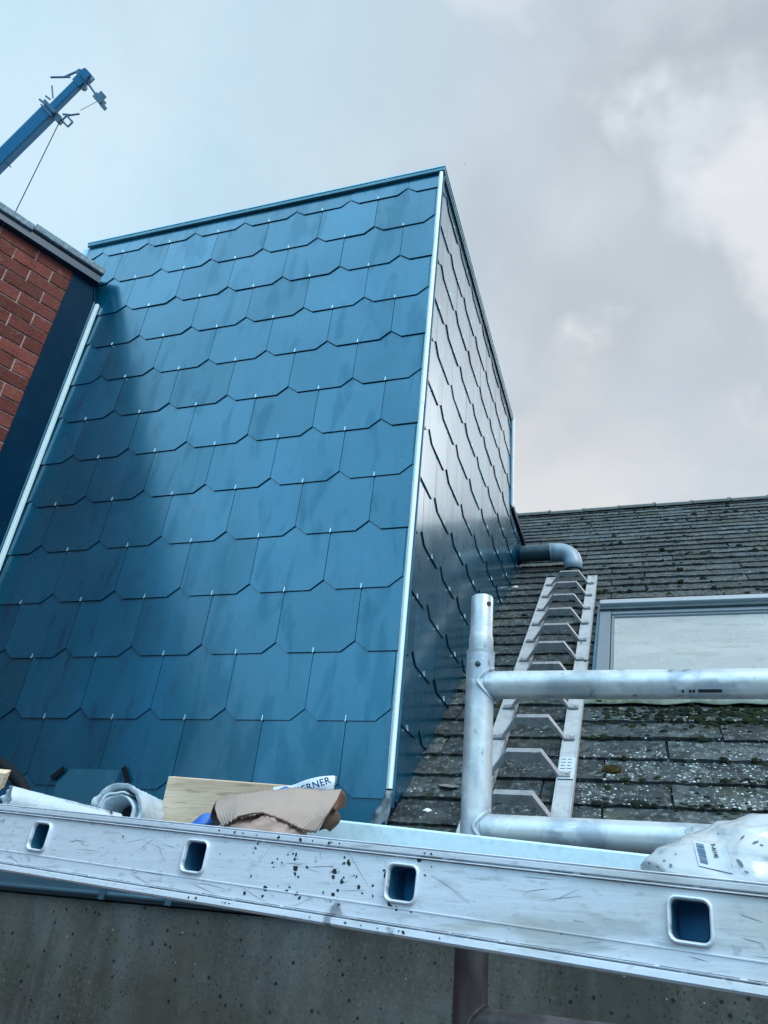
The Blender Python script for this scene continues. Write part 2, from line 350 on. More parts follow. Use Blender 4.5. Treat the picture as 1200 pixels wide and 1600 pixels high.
# ------------------------------------------------------------------ ground
b = MB(); b.face([(-400,-400,GZ),(400,-400,GZ),(400,400,GZ),(-400,400,GZ)]); tag(b.build('ground', M['ground']), kind='structure')

# ------------------------------------------------------------------ slate-clad dormer
ZT, XL, YE, YE2, ZL = .075, -2.045, 2.18, 2.74, -.69
dorm = empty('dormer', (-.93, 1.1, -3.1), 'tall flat roofed dormer clad in dark blue slates with cut corners', 'dormer')
b = MB(); b.box((XL + .01, .012, -3.44), (XC - .014, YE - .01, ZT - .02)); b.box((XL + .01, YE - .012, -1.6), (XC - .016, YE2 - .01, ZL - .01)); b.build('core', M['underlay'], dorm)
CUTX, CUTZ = .052, .042
def slate_poly(u0, u1, zt, zb):                     # in (u, z)
    return [(u0, zb + CUTZ), (u0 + CUTX, zb), (u1 - CUTX, zb), (u1, zb + CUTZ), (u1, zt), (u0, zt)]
def add_slate(mb, poly2, zt, zb, place, outs):
    if len(poly2) < 3: return
    t = [R_.uniform(-.0004, .0004) for _ in range(2)]
    um = sum(p[0] for p in poly2) / len(poly2)
    def off(u, z):
        k = (z - zb) / (zt - zb); return outs[0] + (outs[1] - outs[0]) * k + t[0] * (u - um) / .16 + t[1]
    fr = [place(u, z, off(u, z)) for u, z in poly2]; bk = [place(u, z, off(u, z) - .0040) for u, z in poly2]
    n = len(fr); mb.add(fr + bk, [list(range(n)), list(range(n, 2 * n))[::-1]] + [(i, n + i, n + (i + 1) % n, (i + 1) % n) for i in range(n)])
def c2(poly, nrm, d): return [(p[0], p[1]) for p in clip([(a, c, 0) for a, c in poly], (nrm[0], nrm[1], 0), d)]
front, side = MB(), MB(); hooksA, hooksB = [], []
placeA = lambda u, z, o: (u, -o, z)
placeB = lambda u, z, o: (XC + o, u, z)
gap = .0013
for j in range(0, 13):
    zb = -j * G - CUTZ; zt = min(ZT - .004, -(j - 1) * G + .045)
    offu = 0 if j % 2 == 0 else -.16
    for i in range(-8, 2):
        u0 = i * SW + offu; u1 = u0 + SW
        P = slate_poly(u0 + gap, u1 - gap, zt, zb)
        P = c2(P, (1, 0), XC - .012)
        if P: P = c2(P, (-1, 0), -(XL + .012))
        if len(P) > 2: add_slate(front, P, zt, zb, placeA, (.0112, .0035))
        um = (u0 + u1) / 2
        if XL + .05 < um < XC - .03 and j < 12: hooksA.append((um, zb))
    offb = .105 if j % 2 == 0 else .262
    for i in range(-2, 10):
        u0 = i * SW + offb; u1 = u0 + SW
        P0 = slate_poly(u0 + gap, u1 - gap, zt, zb)
        for (lo, hi, zmax) in ((.010, YE - .012, 9), (YE - .012, YE2 - .012, ZL - .012)):
            P = c2(P0, (-1, 0), -lo)
            if P: P = c2(P, (1, 0), hi)
            if P: P = c2(P, (0, 1), zmax)
            if P: P = c2(P, (RT, -1), -ROOF0 + .12)
            if len(P) > 2: add_slate(side, P, zt, zb, placeB, (.0112, .0035))
        um = (u0 + u1) / 2
        if .04 < um < (YE if zb > ZL else YE2) - .03 and zb > ROOF0 + RT * um + .02: hooksB.append((um, zb))
fc = front.build('front_slates', M['slate'], dorm); fc['label'] = 'blue slates on the wide front face'
sc_ = side.build('side_slates', M['slate'], dorm); sc_['label'] = 'grey looking slates on the side face seen edge on'
# starter course and patch under the last slates
b = MB()
for i in range(-7, 1):
    u0 = i * SW - .16; b.box((max(XL, u0 + .002), -.006, -3.30), (min(XC - .02, u0 + SW - .002), .002, -3.0))
b.build('starter_slates', M['slate'], dorm)
# hooks
hk = MB()
hk.box((-.0013, -.0035, -.004), (.0013, -.0012, .017)); hk.box((-.0013, -.0058, -.004), (.0013, -.0012, -.0016)); hk.box((-.0013, -.0058, -.004), (.0013, -.0045, .004))
hme = None
def add_hook(u, z, face):
    global hme
    if hme is None:
        o = hk.build('slate_hook', M['hook'], dorm); hme = o.data; o.data.transform(Matrix.Translation(ROOT['dormer'])); ROOT[o.name] = ROOT['dormer']
    else: o = bpy.data.objects.new('slate_hook', hme); col.objects.link(o); o.parent = dorm
    base = Vector((u, -.0103, z)) if face == 'A' else Vector((XC + .0103, u, z))
    o.location = base - ROOT['dormer']
    if face == 'B': o.rotation_euler.z = math.pi / 2
hooksA.sort(key=lambda h: h[1]); hooksB.sort(key=lambda h: h[1])
keepA = [h for h in hooksA if h[0] > -1.75 or h[1] > -.45]
rest = []
ind = [(u, z, 'A') for u, z in keepA] + [(u, z, 'B') for u, z in hooksB]
ind.sort(key=lambda h: (Vector((h[0] if h[2] == 'A' else XC, 0 if h[2] == 'A' else h[0], h[1])) - CAM).length)
for h in ind[:100]: add_hook(*h)
b = MB()
for u, z, f_ in ind[100:]:
    if f_ == 'A': b.box((u - .0013, -.016, z - .004), (u + .0013, -.0135, z + .017))
    else: b.box((XC + .0135, u - .0013, z - .004), (XC + .016, u + .0013, z + .017))
if ind[100:]: tag(b.build('far_slate_hooks', M['hook'], dorm), kind='stuff')
# trims
for za, zb_, dx in ((-3.035, -1.462, 0), (-1.4605, ZT - .012, .0008)):
    b = MB(); b.tube([(XC + .002 + dx, -.010 - dx, za), (XC + .002, -.010 - dx, zb_)], .0095 + dx * .3, 12); b.box((XC - .0115, -.0075, za), (XC + .006, .010, zb_)); b.build('corner_trim', M['trim'], dorm, True)
for x_ in [XL + .25 + .42 * k for k in range(6)]:
    b = MB(); b.tube([(x_, -.0196, ZT + .011), (x_, -.0222, ZT + .011)], .0042, 8); b.build('trim_screw', M['trim_pale'], dorm)
b = MB(); b.box((XC - .0005, .001, -3.09), (XC + .0165, .006, ZT - .03)); b.build('corner_back_strip', M['trim_blue'], dorm)
b = MB(); b.box((XL - .004, -.020, ZT - .002), (XC + .021, -.0005, ZT + .022)); o = b.build('front_roof_trim', M['trim_teal'], dorm); bevel(o, .003)
b = MB(); b.box((XL - .006, -.023, ZT + .0225), (XC + .024, .05, ZT + .030)); b.box((XC - .03, .0505, ZT + .0225), (XC + .024, YE + .01, ZT + .030)); b.build('roof_edge_bead', M['trim_pale'], dorm)
b = MB(); b.box((XC + .0005, .0, ZT - .002), (XC + .0205, YE + .004, ZT + .022)); b.box((XC + .0142, .01, ZT - .020), (XC + .0165, YE, ZT - .0022)); o = b.build('side_roof_trim', M['trim_teal'], dorm); bevel(o, .003)
b = MB(); b.box((XC + .0005, YE - .030, ZL), (XC + .0185, YE + .004, ZT - .0165)); b.build('end_trim', M['trim_blue'], dorm)
b = MB(); b.box((XC - .01, YE + .0045, ZL + .005), (XC + .026, YE + .024, ZT + .03)); b.build('end_bead', M['trim'], dorm)
b = MB(); b.box((XC + .0005, YE + .03, ZL - .012), (XC + .028, YE2 + .02, ZL + .028)); b.build('step_trim', M['navy_metal'], dorm)
b = MB(); b.box((XL - .02, -.016, -.6), (XL + .012, .004, ZT - .02)); b.build('left_edge_trim', M['trim_pale'], dorm)
b = MB(); b.box((XL, .002, ZT - .004), (XC, YE, ZT + .021)); b.build('flat_roof', M['zinc'], dorm)
b = MB(); b.box((XL, YE + .03, ZL - .03), (XC - .002, YE2, ZL - .002)); b.build('rear_flat_roof', M['zinc'], dorm)
# soaker along the foot of the side face
b = MB(); a0, a1 = roof(0, -.15, .0), roof(0, 3.5, 0)
b.prism([(XC - .002, a0.y, a0.z), (XC - .002, a1.y, a1.z), (XC - .002, a1.y, a1.z + .045), (XC - .002, a0.y, a0.z + .045)], (.007, 0, 0)); b.build('soaker', M['navy_metal'], dorm)
b = MB(); b.box((XL, -.006, -3.46), (XC - .02, .011, -3.305)); b.build('apron', M['fascia'], dorm)

# crumpled lead at the foot of the corner
pts = []
lead = MB(); nx, nz = 14, 18; gr = []
for k in range(nz + 1):
    row = []
    for i in range(nx + 1):
        u = i / nx; v = k / nz; ww = .028 + .055 * v
        p = Vector((XC + .022 - .03 * v - ww * (1 - u), -.020 - .018 * math.sin(u * 3.1) - .02 * v, -3.045 - .20 * v))
        nn = noise.noise(p * 34) * .016 + noise.noise(p * 80) * .006
        row.append(p + Vector((nn * .6, -abs(nn), 0)))
    gr += row
lead.add(gr, [(k*(nx+1)+i, k*(nx+1)+i+1, (k+1)*(nx+1)+i+1, (k+1)*(nx+1)+i) for k in range(nz) for i in range(nx)])
o = lead.build('lead_corner_flashing', M['lead'], dorm, True, 80); sm = o.modifiers.new('thickness', 'SOLIDIFY'); sm.thickness = .003
b = MB(); b.tube([(.100, -.03, -3.205), (.100, -.012, -3.205)], .006, 10); b.obox((.105, -.014, -3.210), (.028, 0, .004), (0, .002, 0), (-.002, 0, .010)); b.build('fixing_clip', M['zinc'], dorm)

# ------------------------------------------------------------------ house with tiled roof, skylight, gutter
house = empty('house', (3, 2, GZ), 'house with a mossy dark tiled roof rising behind the scaffolding', 'house')
TG, TW = .154, .40
tl = MB()
SR = 4.38 / RC
ns = int((SR + .30) / TG) + 1
WIN = (.785, 2.06, 1.03, 2.275)                      # x0, x1, s0, s1 of the skylight (slope coordinates)
for k in range(ns):
    s0 = -.30 + k * TG
    for i in range(-9, 24):
        x0 = .03 + (i + (.55 if k % 2 else .03)) * TW + R_.uniform(-.006, .006); x1 = x0 + TW - .004
        if x1 < .15 and s0 < 3.55 and x1 > -2.2: continue
        if x0 < -3.5: continue
        for (a, c) in ((x0, x1),):
            a = max(a, .15) if (s0 < 3.5 and x0 > -1.9 and x0 < .15) else a
            # leave the skylight opening free
            segs = [(a, c)]
            if s0 > WIN[2] - .10 and s0 < WIN[3] + .02:
                segs = [(p, q) for p, q in ((a, min(c, WIN[0])), (max(a, WIN[1]), c)) if q - p > .02]
            for (p, q) in segs:
                if s0 < 0 and q < .16: continue
                d = [R_.uniform(-.0025, .0025) for _ in range(4)]; lift = R_.uniform(0, .003)
                l0 = s0 + R_.uniform(-.004, .004); l1 = min(s0 + TG + .05, SR)
                nsg = 8; top0 = []; bot0 = []; top1 = []
                for g_ in range(nsg + 1):
                    xx = p + (q - p) * g_ / nsg; jj = noise.noise(Vector((xx * 30, s0 * 30, 3))) * .007
                    top0.append(roof(xx, l0 + jj, .020 + lift + d[0] + jj * .5)); bot0.append(roof(xx, l0 + jj + .001, .006)); top1.append(roof(xx, l1, .006 + d[1] * .3))
                V = top0 + bot0 + top1; n = nsg + 1
                F = [(g_, g_ + 1, 2*n + g_ + 1, 2*n + g_) for g_ in range(nsg)] + [(n + g_, n + g_ + 1, g_ + 1, g_) for g_ in range(nsg)]
                F += [(0, 2*n, n), (n - 1, 2*n - 1, 3*n - 1)]
                tl.add(V, F)
tl.build('roof_tiles', M['tile'], house)
b = MB()
def quad_s(x0, x1, s0, s1, h): b.face([roof(x0, s0, h), roof(x1, s0, h), roof(x1, s1, h), roof(x0, s1, h)])
quad_s(.1, 9.2, -.30, WIN[2], 0); quad_s(.1, WIN[0], WIN[2], WIN[3], 0); quad_s(WIN[1], 9.2, WIN[2], WIN[3], 0); quad_s(.1, 9.2, WIN[3], SR, 0)
quad_s(-3.5, .1, 3.3, SR, 0)
e0 = roof(0, SR, 0); b.face([(-3.5, e0.y, e0.z), (9.2, e0.y, e0.z), (9.2, e0.y * 2, ROOF0), (-3.5, e0.y * 2, ROOF0)])
b.build('roof_deck', M['underlay'], house)
rg = MB(); prof = []
for q in range(9):
    a = math.radians(-12 + 204 * q / 8); prof.append((.100 * math.cos(a), .050 * math.sin(a) - .01))
rg.loft([[Vector((xx, y, z)) for y, z in prof] for xx in (-.1635, .1635)], cap=False, closed=False)
rgm = None; x = -3.3; rg_i = 0
while x < 9:
    loc = Vector((x, e0.y, e0.z - .018)) - ROOT['house']
    if rgm is None:
        o = rg.build('ridge_tile', M['ridge'], house, True); o.data.transform(Matrix.Translation(ROOT['house'])); rgm = o.data
        sol = None
        cl = MB(); cl.box((-.015, -.03, .037), (.015, .03, .057)); c_ = cl.build('ridge_clip', M['ridge'], o); c_.location = (.16, 0, 0); c_.data.transform(Matrix.Translation(ROOT['house'])); clm = c_.data
    else:
        o = bpy.data.objects.new('ridge_tile', rgm); col.objects.link(o); o.parent = house
        c_ = bpy.data.objects.new('ridge_clip', clm); col.objects.link(c_); c_.parent = o; c_.location = (.16, 0, 0)
    o.location = loc + Vector((0, 0, R_.uniform(-.004, .004))); x += .335; rg_i += 1
# skylight
x0, x1, s0, s1 = WIN
sky_f = MB()
def sbox(mb, xa, xb, sa, sb, ha, hb):
    mb.add([roof(xa, sa, ha), roof(xb, sa, ha), roof(xb, sb, ha), roof(xa, sb, ha), roof(xa, sa, hb), roof(xb, sa, hb), roof(xb, sb, hb), roof(xa, sb, hb)],
           [(0,3,2,1),(4,5,6,7),(0,1,5,4),(1,2,6,5),(2,3,7,6),(3,0,4,7)])
sbox(sky_f, x0 + .004, x0 + .062, s0, s1 - .14, 0, .052); sbox(sky_f, x1 - .062, x1 - .004, s0, s1 - .14, 0, .052)
sbox(sky_f, x0 + .063, x1 - .063, s0, s0 + .07, 0, .050); sbox(sky_f, x0 + .063, x1 - .063, s1 - .20, s1 - .14, 0, .050)
sk = sky_f.build('skylight', M['frame'], house); bevel(sk, .003); sk['label'] = 'grey framed roof window with a dusty pale pane'
b = MB(); sbox(b, x0 + .066, x0 + .078, s0 + .072, s1 - .202, .0, .040); sbox(b, x1 - .078, x1 - .066, s0 + .072, s1 - .202, 0, .040); sbox(b, x0 + .079, x1 - .079, s1 - .222, s1 - .202, 0, .040); b.build('sash', M['frame'], sk)
b = MB(); sbox(b, x0 + .079, x1 - .079, s0 + .074, s1 - .223, .020, .030); b.build('pane', M['glass'], sk)
b = MB(); sbox(b, x0 + .0, x1 - .0, s1 - .100, s1 - .035, .03, .085); o = b.build('top_hood', M['frame_pale'], sk); bevel(o, .008, 3)
b = MB(); sbox(b, x0 + .004, x1 - .004, s1 - .160, s1 - .101, .03, .066); b.build('hood_shadow_bar', M['pipe_dark'], sk)  # dark bar put in as the shade below the hood
b = MB(); sbox(b, x0 - .012, x1 + .012, s1 - .034, s1 + .03, .006, .030); b.build('head_flashing', M['lead'], sk)
for xa in (x0 - .012, x1 - .002):
    b = MB(); sbox(b, xa, xa + .014, s0 - .01, s1 - .04, .0, .040); b.build('side_flashing', M['trim_blue'], sk)
ap = MB(); nx = 60; V = []
for k, (ss, hh) in enumerate(((s0 - .001, .030), (s0 - .03, .036), (s0 - .075, .030), (s0 - .11, .027))):
    for i in range(nx + 1):
        xx = x0 - .05 + (x1 - x0 + .1) * i / nx; V.append(roof(xx, ss + noise.noise(Vector((xx * 9, k, 1))) * .008 * k, hh + abs(noise.noise(Vector((xx * 7, k * 2, 5)))) * .010))
ap.add(V, [(k*(nx+1)+i, k*(nx+1)+i+1, (k+1)*(nx+1)+i+1, (k+1)*(nx+1)+i) for k in range(3) for i in range(nx)])
o = ap.build('sill_flashing', mat('mossy_lead_apron', (.16,.20,.17), rough=.7, vary=[(9, .42, .6, (.06,.085,.045), .9, (.4,1,1)), (30, .5, .65, (.26,.31,.28), .6, I3)], bumps=[(30, .4, .01, I3)]), sk, True, 60); sm = o.modifiers.new('thickness', 'SOLIDIFY'); sm.thickness = .003
# gutter
GY, GZt = -.40, -3.425
gt = MB(); prof = []
prof = [(GY + .004, GZt - .006), (GY + .012, GZt - .012), (GY + .10, GZt - .012), (GY + .30, GZt - .004), (GY + .35, GZt + .03), (GY + .385, GZt + .10)]
gt.loft([[Vector((xx, y, z)) for y, z in prof] for xx in (-4.0, .9, 9.0)], cap=False, closed=False)
g_o = gt.build('gutter', M['zinc'], house, True, 50); sm = g_o.modifiers.new('thickness', 'SOLIDIFY'); sm.thickness = .003
b = MB(); b.tube([(-4, GY, GZt), (9, GY, GZt)], .0085, 12); b.build('gutter_bead', M['zinc'], g_o, True)
for xx in (-.52, -.30, .55, 1.5, 2.4):
    b = MB(); b.box((xx - .009, GY - .016, GZt - .014), (xx + .009, GY - .011, GZt + .012)); b.box((xx - .009, GY - .014, GZt + .0122), (xx + .009, GY + .15, GZt + .015)); b.build('gutter_bracket', M['zinc'], g_o)

cw = MB(); cw.box((-4.2, -.388, GZ), (9.2, .3, GZt - .018)); o = cw.build('concrete_wall', M['concrete']); tag(o, 'stained grey concrete wall full of small pores below the gutter', 'wall')

# ------------------------------------------------------------------ waste pipe
pp = empty('drain_pipe', (XC, 2.50, -.90), 'grey plastic drain pipe elbowing out of the dormer above the roof ladder', 'pipe')
yP, zP = 2.50, -.905
b = MB(); b.tube([(XC - .05, yP, zP), (.445, yP, zP)], .060, 28); b.build('pipe_run', M['pipe_dark'], pp, True)
arc = [(.475 + .105 * math.sin(a), yP - .020 * (1 - math.cos(a)), zP - .110 * (1 - math.cos(a))) for a in [math.radians(q) for q in (0,12,24,36,48,60,72,84,90)]]
b = MB(); path = [(.425, yP, zP)] + arc + [(.580, yP - .022, zP - .165)]
b.tube(path, [.0665] + [.064] * 9 + [.066], 28, cap=False); o = b.build('elbow', M['pipe_pale'], pp, True, 60); sm = o.modifiers.new('thickness', 'SOLIDIFY'); sm.thickness = .004
b = MB(); b.tube([(.424, yP, zP), (.432, yP, zP)], .0695, 28); b.tube([(.466, yP, zP), (.472, yP, zP)], .0660, 28); b.build('socket_ring', M['pipe_pale'], pp, True)
b = MB(); b.tube([(.580, yP - .020, zP - .12), (.580, yP - .022, zP - .190)], .0575, 24); b.build('outlet', M['hollow'], pp, True)
b = MB(); b.tube([(XC + .002, yP, zP), (XC + .035, yP, zP - .0)], [.088, .066], 24); b.build('collar', M['navy_metal'], pp, True)

# ------------------------------------------------------------------ roof ladder with arched rungs
rl = empty('roof_ladder', roof(.59, 0, .03), 'aluminium roof ladder with arched brackets lying up the tiles', 'ladder')
for (xa, xb, lab) in ((.428, .487, 0), (.694, .752, 1)):
    b = MB(); sbox(b, xa, xb, -.32, 2.93, .026, .052); sbox(b, xa, xa + .004, -.32, 2.93, .0525, .056); sbox(b, xb - .004, xb, -.32, 2.93, .0525, .056)
    o = b.build('stile', M['ladder'], rl)
    for k in range(11):
        pass
for k in range(12):
    s = 2.71 - .2725 * k + .01
    b = MB(); dep = .014
    out = [(.452, .056), (.480, .056), (.535, .135), (.655, .135), (.702, .056), (.732, .056)]
    inn = [(.732, .048), (.696, .048)]
    top = [(.440, .062), (.474, .063), (.536, .142), (.652, .142), (.703, .063), (.738, .062)]
    bot = [(.738, .0565), (.699, .0567), (.648, .114), (.628, .114), (.622, .106), (.568, .106), (.562, .114), (.540, .114), (.478, .0567), (.440, .0565)]
    o_ = top + bot
    # split into convex pieces: left foot, left leg, crown, tab, right leg, right foot
    pieces = [[top[0], top[1], bot[8], bot[9]], [top[1], top[2], bot[7], bot[8]], [top[2], top[3], bot[2], bot[7]], [bot[3], bot[4], bot[5], bot[6]], [top[3], top[4], bot[1], bot[2]], [top[4], top[5], bot[0], bot[1]]]
    for q in pieces: b.prism([roof(u, s - dep, h) for u, h in q], roof(0, dep * 2, 0) - roof(0, 0, 0))
    o = b.build('rung_bracket', M['bracket'], rl)
    b = MB()
    for u in (.452, .728):
        c0 = roof(u, s, .0622); c1 = roof(u, s, .0665); b.tube([c0, c1], .0055, 8)
    b.build('rivet', M['ladder'], o)
b = MB(); sbox(b, .698, .748, .245, .395, .0563, .0568); st = b.build('rating_sticker', M['sticker'], rl)
b = MB()
for r_ in range(5):
    for c_ in range(2):
        wd = R_.uniform(.010, .018); sa = .38 - r_ * .022
        sbox(b, .702 + c_ * .022, .702 + c_ * .022 + wd, sa - (.010 if (r_ == 4 and c_ == 0) else .004), sa, .0570, .0573)
b.build('sticker_print', M['ink'], st)
b = MB()
for (u, s_, wd, hl) in ((.708, 1.58, .010, .010), (.737, 1.33, .022, .020), (.725, 1.72, .006, .006), (.72, 2.88, .02, .006), (.457, 2.88, .02, .006)):
    sbox(b, u, u + wd, s_, s_ + hl, .0563, .0569)
b.build('black_marks', M['ink'], rl)

# ------------------------------------------------------------------ brick wall of the neighbour
AZB = math.radians(26.5); BD = Vector((-math.sin(AZB), -math.cos(AZB), 0)); BN = Vector((math.cos(AZB), -math.sin(AZB), 0))
B0 = Vector((-1.800, -.004, 0))
bw = empty('brick_house', (-2.4, -1.2, GZ), 'neighbouring red brick side wall under a flat stone coping', 'brick house')
brk = MB(); BZ = -.345
CH = .0785
def bp(s, z, o=0.0): p = B0 + BD * s + BN * o; return Vector((p.x, p.y, z))
for k in range(int((BZ - GZ) / CH)):
    z1 = BZ - .004 - k * CH; z0 = z1 - .0672
    s = .186 + (0 if k % 2 == 0 else -.1025)
    while s < 9.5:
        a = max(s, .186); c = s + .197
        if c - a > .03:
            t = R_.uniform(-.0012, .0012); jz = R_.uniform(-.0012, .0012)
            P = [bp(a, z0 + jz, t), bp(c, z0 + jz, t + R_.uniform(-.001, .001)), bp(c, z1 + jz, t), bp(a, z1 + jz, t)]
            brk.prism(P, -BN * .03)
        s += .2055
brk.build('bricks', M['brick'], bw)
b = MB(); b.prism([bp(.183, GZ, -.006), bp(9.5, GZ, -.006), bp(9.5, BZ, -.006), bp(.183, BZ, -.006)], -BN * .30); b.build('mortar_bed', M['mortar'], bw)
b = MB()
s = .045; k = 0
while s < 9.4:
    L_ = .62 if k == 0 else .9; d = R_.uniform(-.004, .004)
    if k == 0: L_ = .42
    zc = -.300 + d + (.012 if k == 0 else 0)
    b.prism([bp(s, zc, .055), bp(s + L_ - .004, zc, .055), bp(s + L_ - .004, zc + .045, .055), bp(s, zc + .045, .055)], -BN * .42)
    s += L_; k += 1
o = b.build('coping', M['coping'], bw); bevel(o, .006)
b = MB(); b.prism([bp(.05, BZ - .002, .040), bp(9.4, BZ - .002, .040), bp(9.4, -.302, .040), bp(.05, -.302, .040)], -BN * .34); b.build('blue_fascia', M['fascia'], bw)
# dark metal return between brick and slates
dm = empty('metal_flashing', (-1.85, -.1, -3.3), 'dark navy sheet metal flashing closing the gap beside the brick wall', 'flashing')
b = MB(); poly = [(.188, GZ + 2.7), (.188, -.352), (.085, -.352), (.060, -.372), (.052, -.40), (.046, -.43), (.030, -.455), (.006, -.470), (.006, GZ + 2.7)]
b.prism([bp(s, z, .006) for s, z in poly], -BN * .004); b.build('sheet', M['navy_metal'], dm)
b = MB(); b.prism([bp(.034, -3.4, .012), bp(.028, -3.4, .012), bp(.028, -.46, .012), bp(.034, -.46, .012)], -BN * .006); b.build('folded_rib', M['trim_blue'], dm)
b = MB()
hn = [bp(.086, -.350, .010), bp(.058, -.372, .010), bp(.048, -.41, .010), bp(.034, -.452, .010), bp(.010, -.474, .010), bp(-.02, -.468, .020)]
b.tube(hn, [.004, .005, .005, .006, .007, .003], 8); b.build('rolled_lip', M['navy_metal'], dm, True)
b = MB(); b.box((-1.800, -.032, -3.36), (-1.780, -.0142, -.475)); o = b.build('edge_strip', M['trim'], dm); bevel(o, .002)

# ------------------------------------------------------------------ scaffold frame
PX, PY = .711, -1.172
sf = empty('scaffold', (PX, PY, GZ), 'galvanised scaffold guard frame with welded rails in front of the roof', 'scaffold')
b = MB(); b.tube([(PX, PY, GZ), (PX, PY, -3.013)], .0250, 40); b.build('upright', M['tube'], sf, True)
b = MB(); b.tube([(PX, PY, -3.013), (PX, PY, -3.007), (PX, PY, -3.005)], [.0252, .0262, .0215], 40); b.build('collar', M['tube'], sf, True)
b = MB(); b.tube([(PX, PY, -3.005), (PX, PY, -3.0), (PX, PY, -2.982), (PX, PY, -2.972), (PX, PY, -2.901), (PX, PY, -2.898)], [.0215, .0223, .0223, .0206, .0206, .0196], 40); b.build('spigot', M['tube'], sf, True)
dd = (CAM - Vector((PX, PY, -3))); dd.z = 0; dd.normalize()
def pin(c, out, r): 
    b.tube([Vector(c) + out * .018, Vector(c) + out * .0262, Vector(c) + out * .0275], [r, r, r * .6], 16)
b = MB(); pin((PX, PY, -3.037), (dd + Vector((-.18, 0, 0))).normalized(), .0052); b.build('locking_pin', M['pipe_dark'], sf, True)
b = MB(); c = Vector((PX, PY, -2.917)); oo = (dd + Vector((.9, 0, 0))).normalized(); b.tube([c + oo * .0185, c + oo * .0212], .0048, 14); b.build('pin_hole', M['hollow'], sf, True)
RZ = (-3.068, -3.309, -3.577)
for n_, z in enumerate(RZ):
    b = MB(); rr = .0243; b.tube([(PX + .012, PY, z), (PX + .9, PY, z), (PX + 2.3, PY, z)], rr, 40)
    b.build('rail', M['tube'] if n_ < 2 else M['rusty'], sf, True)
    # weld saddle: a wavy ring around the joint
    b = MB(); pts = []
    for q in range(33):
        a = 2 * math.pi * q / 32; yy = .0258 * math.cos(a); zz = .0300 * math.sin(a)
        xx = math.sqrt(max(.0262 ** 2 - yy ** 2, 0)); pts.append((PX + xx - .0035, PY + yy * .97, z + zz * .97))
    b.tube(pts, .0036, 8, cap=False); b.build('weld', M['tube'] if n_ < 2 else M['rusty'], sf, True)
b = MB(); b.tube([(PX, PY, z) for z in (GZ, -3.47)], .0256, 32); o = b.build('weathered_lower_sleeve', M['rusty'], sf, True); o['label'] = 'brownish lower length of the upright'
b = MB(); b.tube([(PX + 2.31, PY, GZ), (PX + 2.31, PY, -2.88)], .025, 24); b.build('upright', M['tube'], sf, True)
# rubbed marks on the top rail
b = MB()
def rail_patch(xa, xb, a0, a1, z):
    n = 5; V = []
    for i in range(n + 1):
        a = math.radians(a0 + (a1 - a0) * i / n)
        for xx in (xa, xb): V.append((xx, PY - .02455 * math.cos(a), z + .02455 * math.sin(a)))
    b.add(V, [(2*i, 2*i+1, 2*i+3, 2*i+2) for i in range(n)])
rail_patch(1.072, 1.108, -52, -38, RZ[0])
for xx in (1.047, 1.058, 1.0635): rail_patch(xx, xx + .004, -52, -40, RZ[0])
b.build('tape_marks', M['ink'], sf)

# ------------------------------------------------------------------ ladder laid on its side
U = Vector((.983, -.174, -.056)).normalized(); H0 = Vector((.197, -1.568, -3.403)); SP = .2764
Nn = Vector((-U.y, U.x, 0)).normalized()             # points away from the camera
Vv = U.cross(Nn) * 1.0
if Vv.z < 0: Vv = -Vv
tl_ = math.radians(1.2); RG = (Nn * math.cos(tl_) + Vv * math.sin(tl_)).normalized()   # rung axis, tipped a little
def lp(t, v, o): return H0 + U * t + Vv * v + Nn * o     # o>0 is away from camera
ld = empty('extension_ladder', lp(.4, -.05, 0), 'scuffed aluminium ladder lying on its edge across the foreground', 'ladder')
T0, T1 = -1.40, 2.1; VT, VB = .0355, -.0490
def rrect(a, hw, hh, r):
    dx, dy = math.cos(a), math.sin(a); t = min(hw / abs(dx) if abs(dx) > 1e-9 else 9, hh / abs(dy) if abs(dy) > 1e-9 else 9)
    x, y = dx * t, dy * t
    cx, cy = hw - r, hh - r
    if abs(x) > cx and abs(y) > cy:
        sx, sy = math.copysign(cx, x), math.copysign(cy, y)
        bq = dx * sx + dy * sy; cq = sx * sx + sy * sy - r * r; t = bq + math.sqrt(max(bq * bq - cq, 0)); x, y = dx * t, dy * t
    return x, y
holes = [k * SP for k in range(-4, 7)]
webt, webb = .0245, -.0375
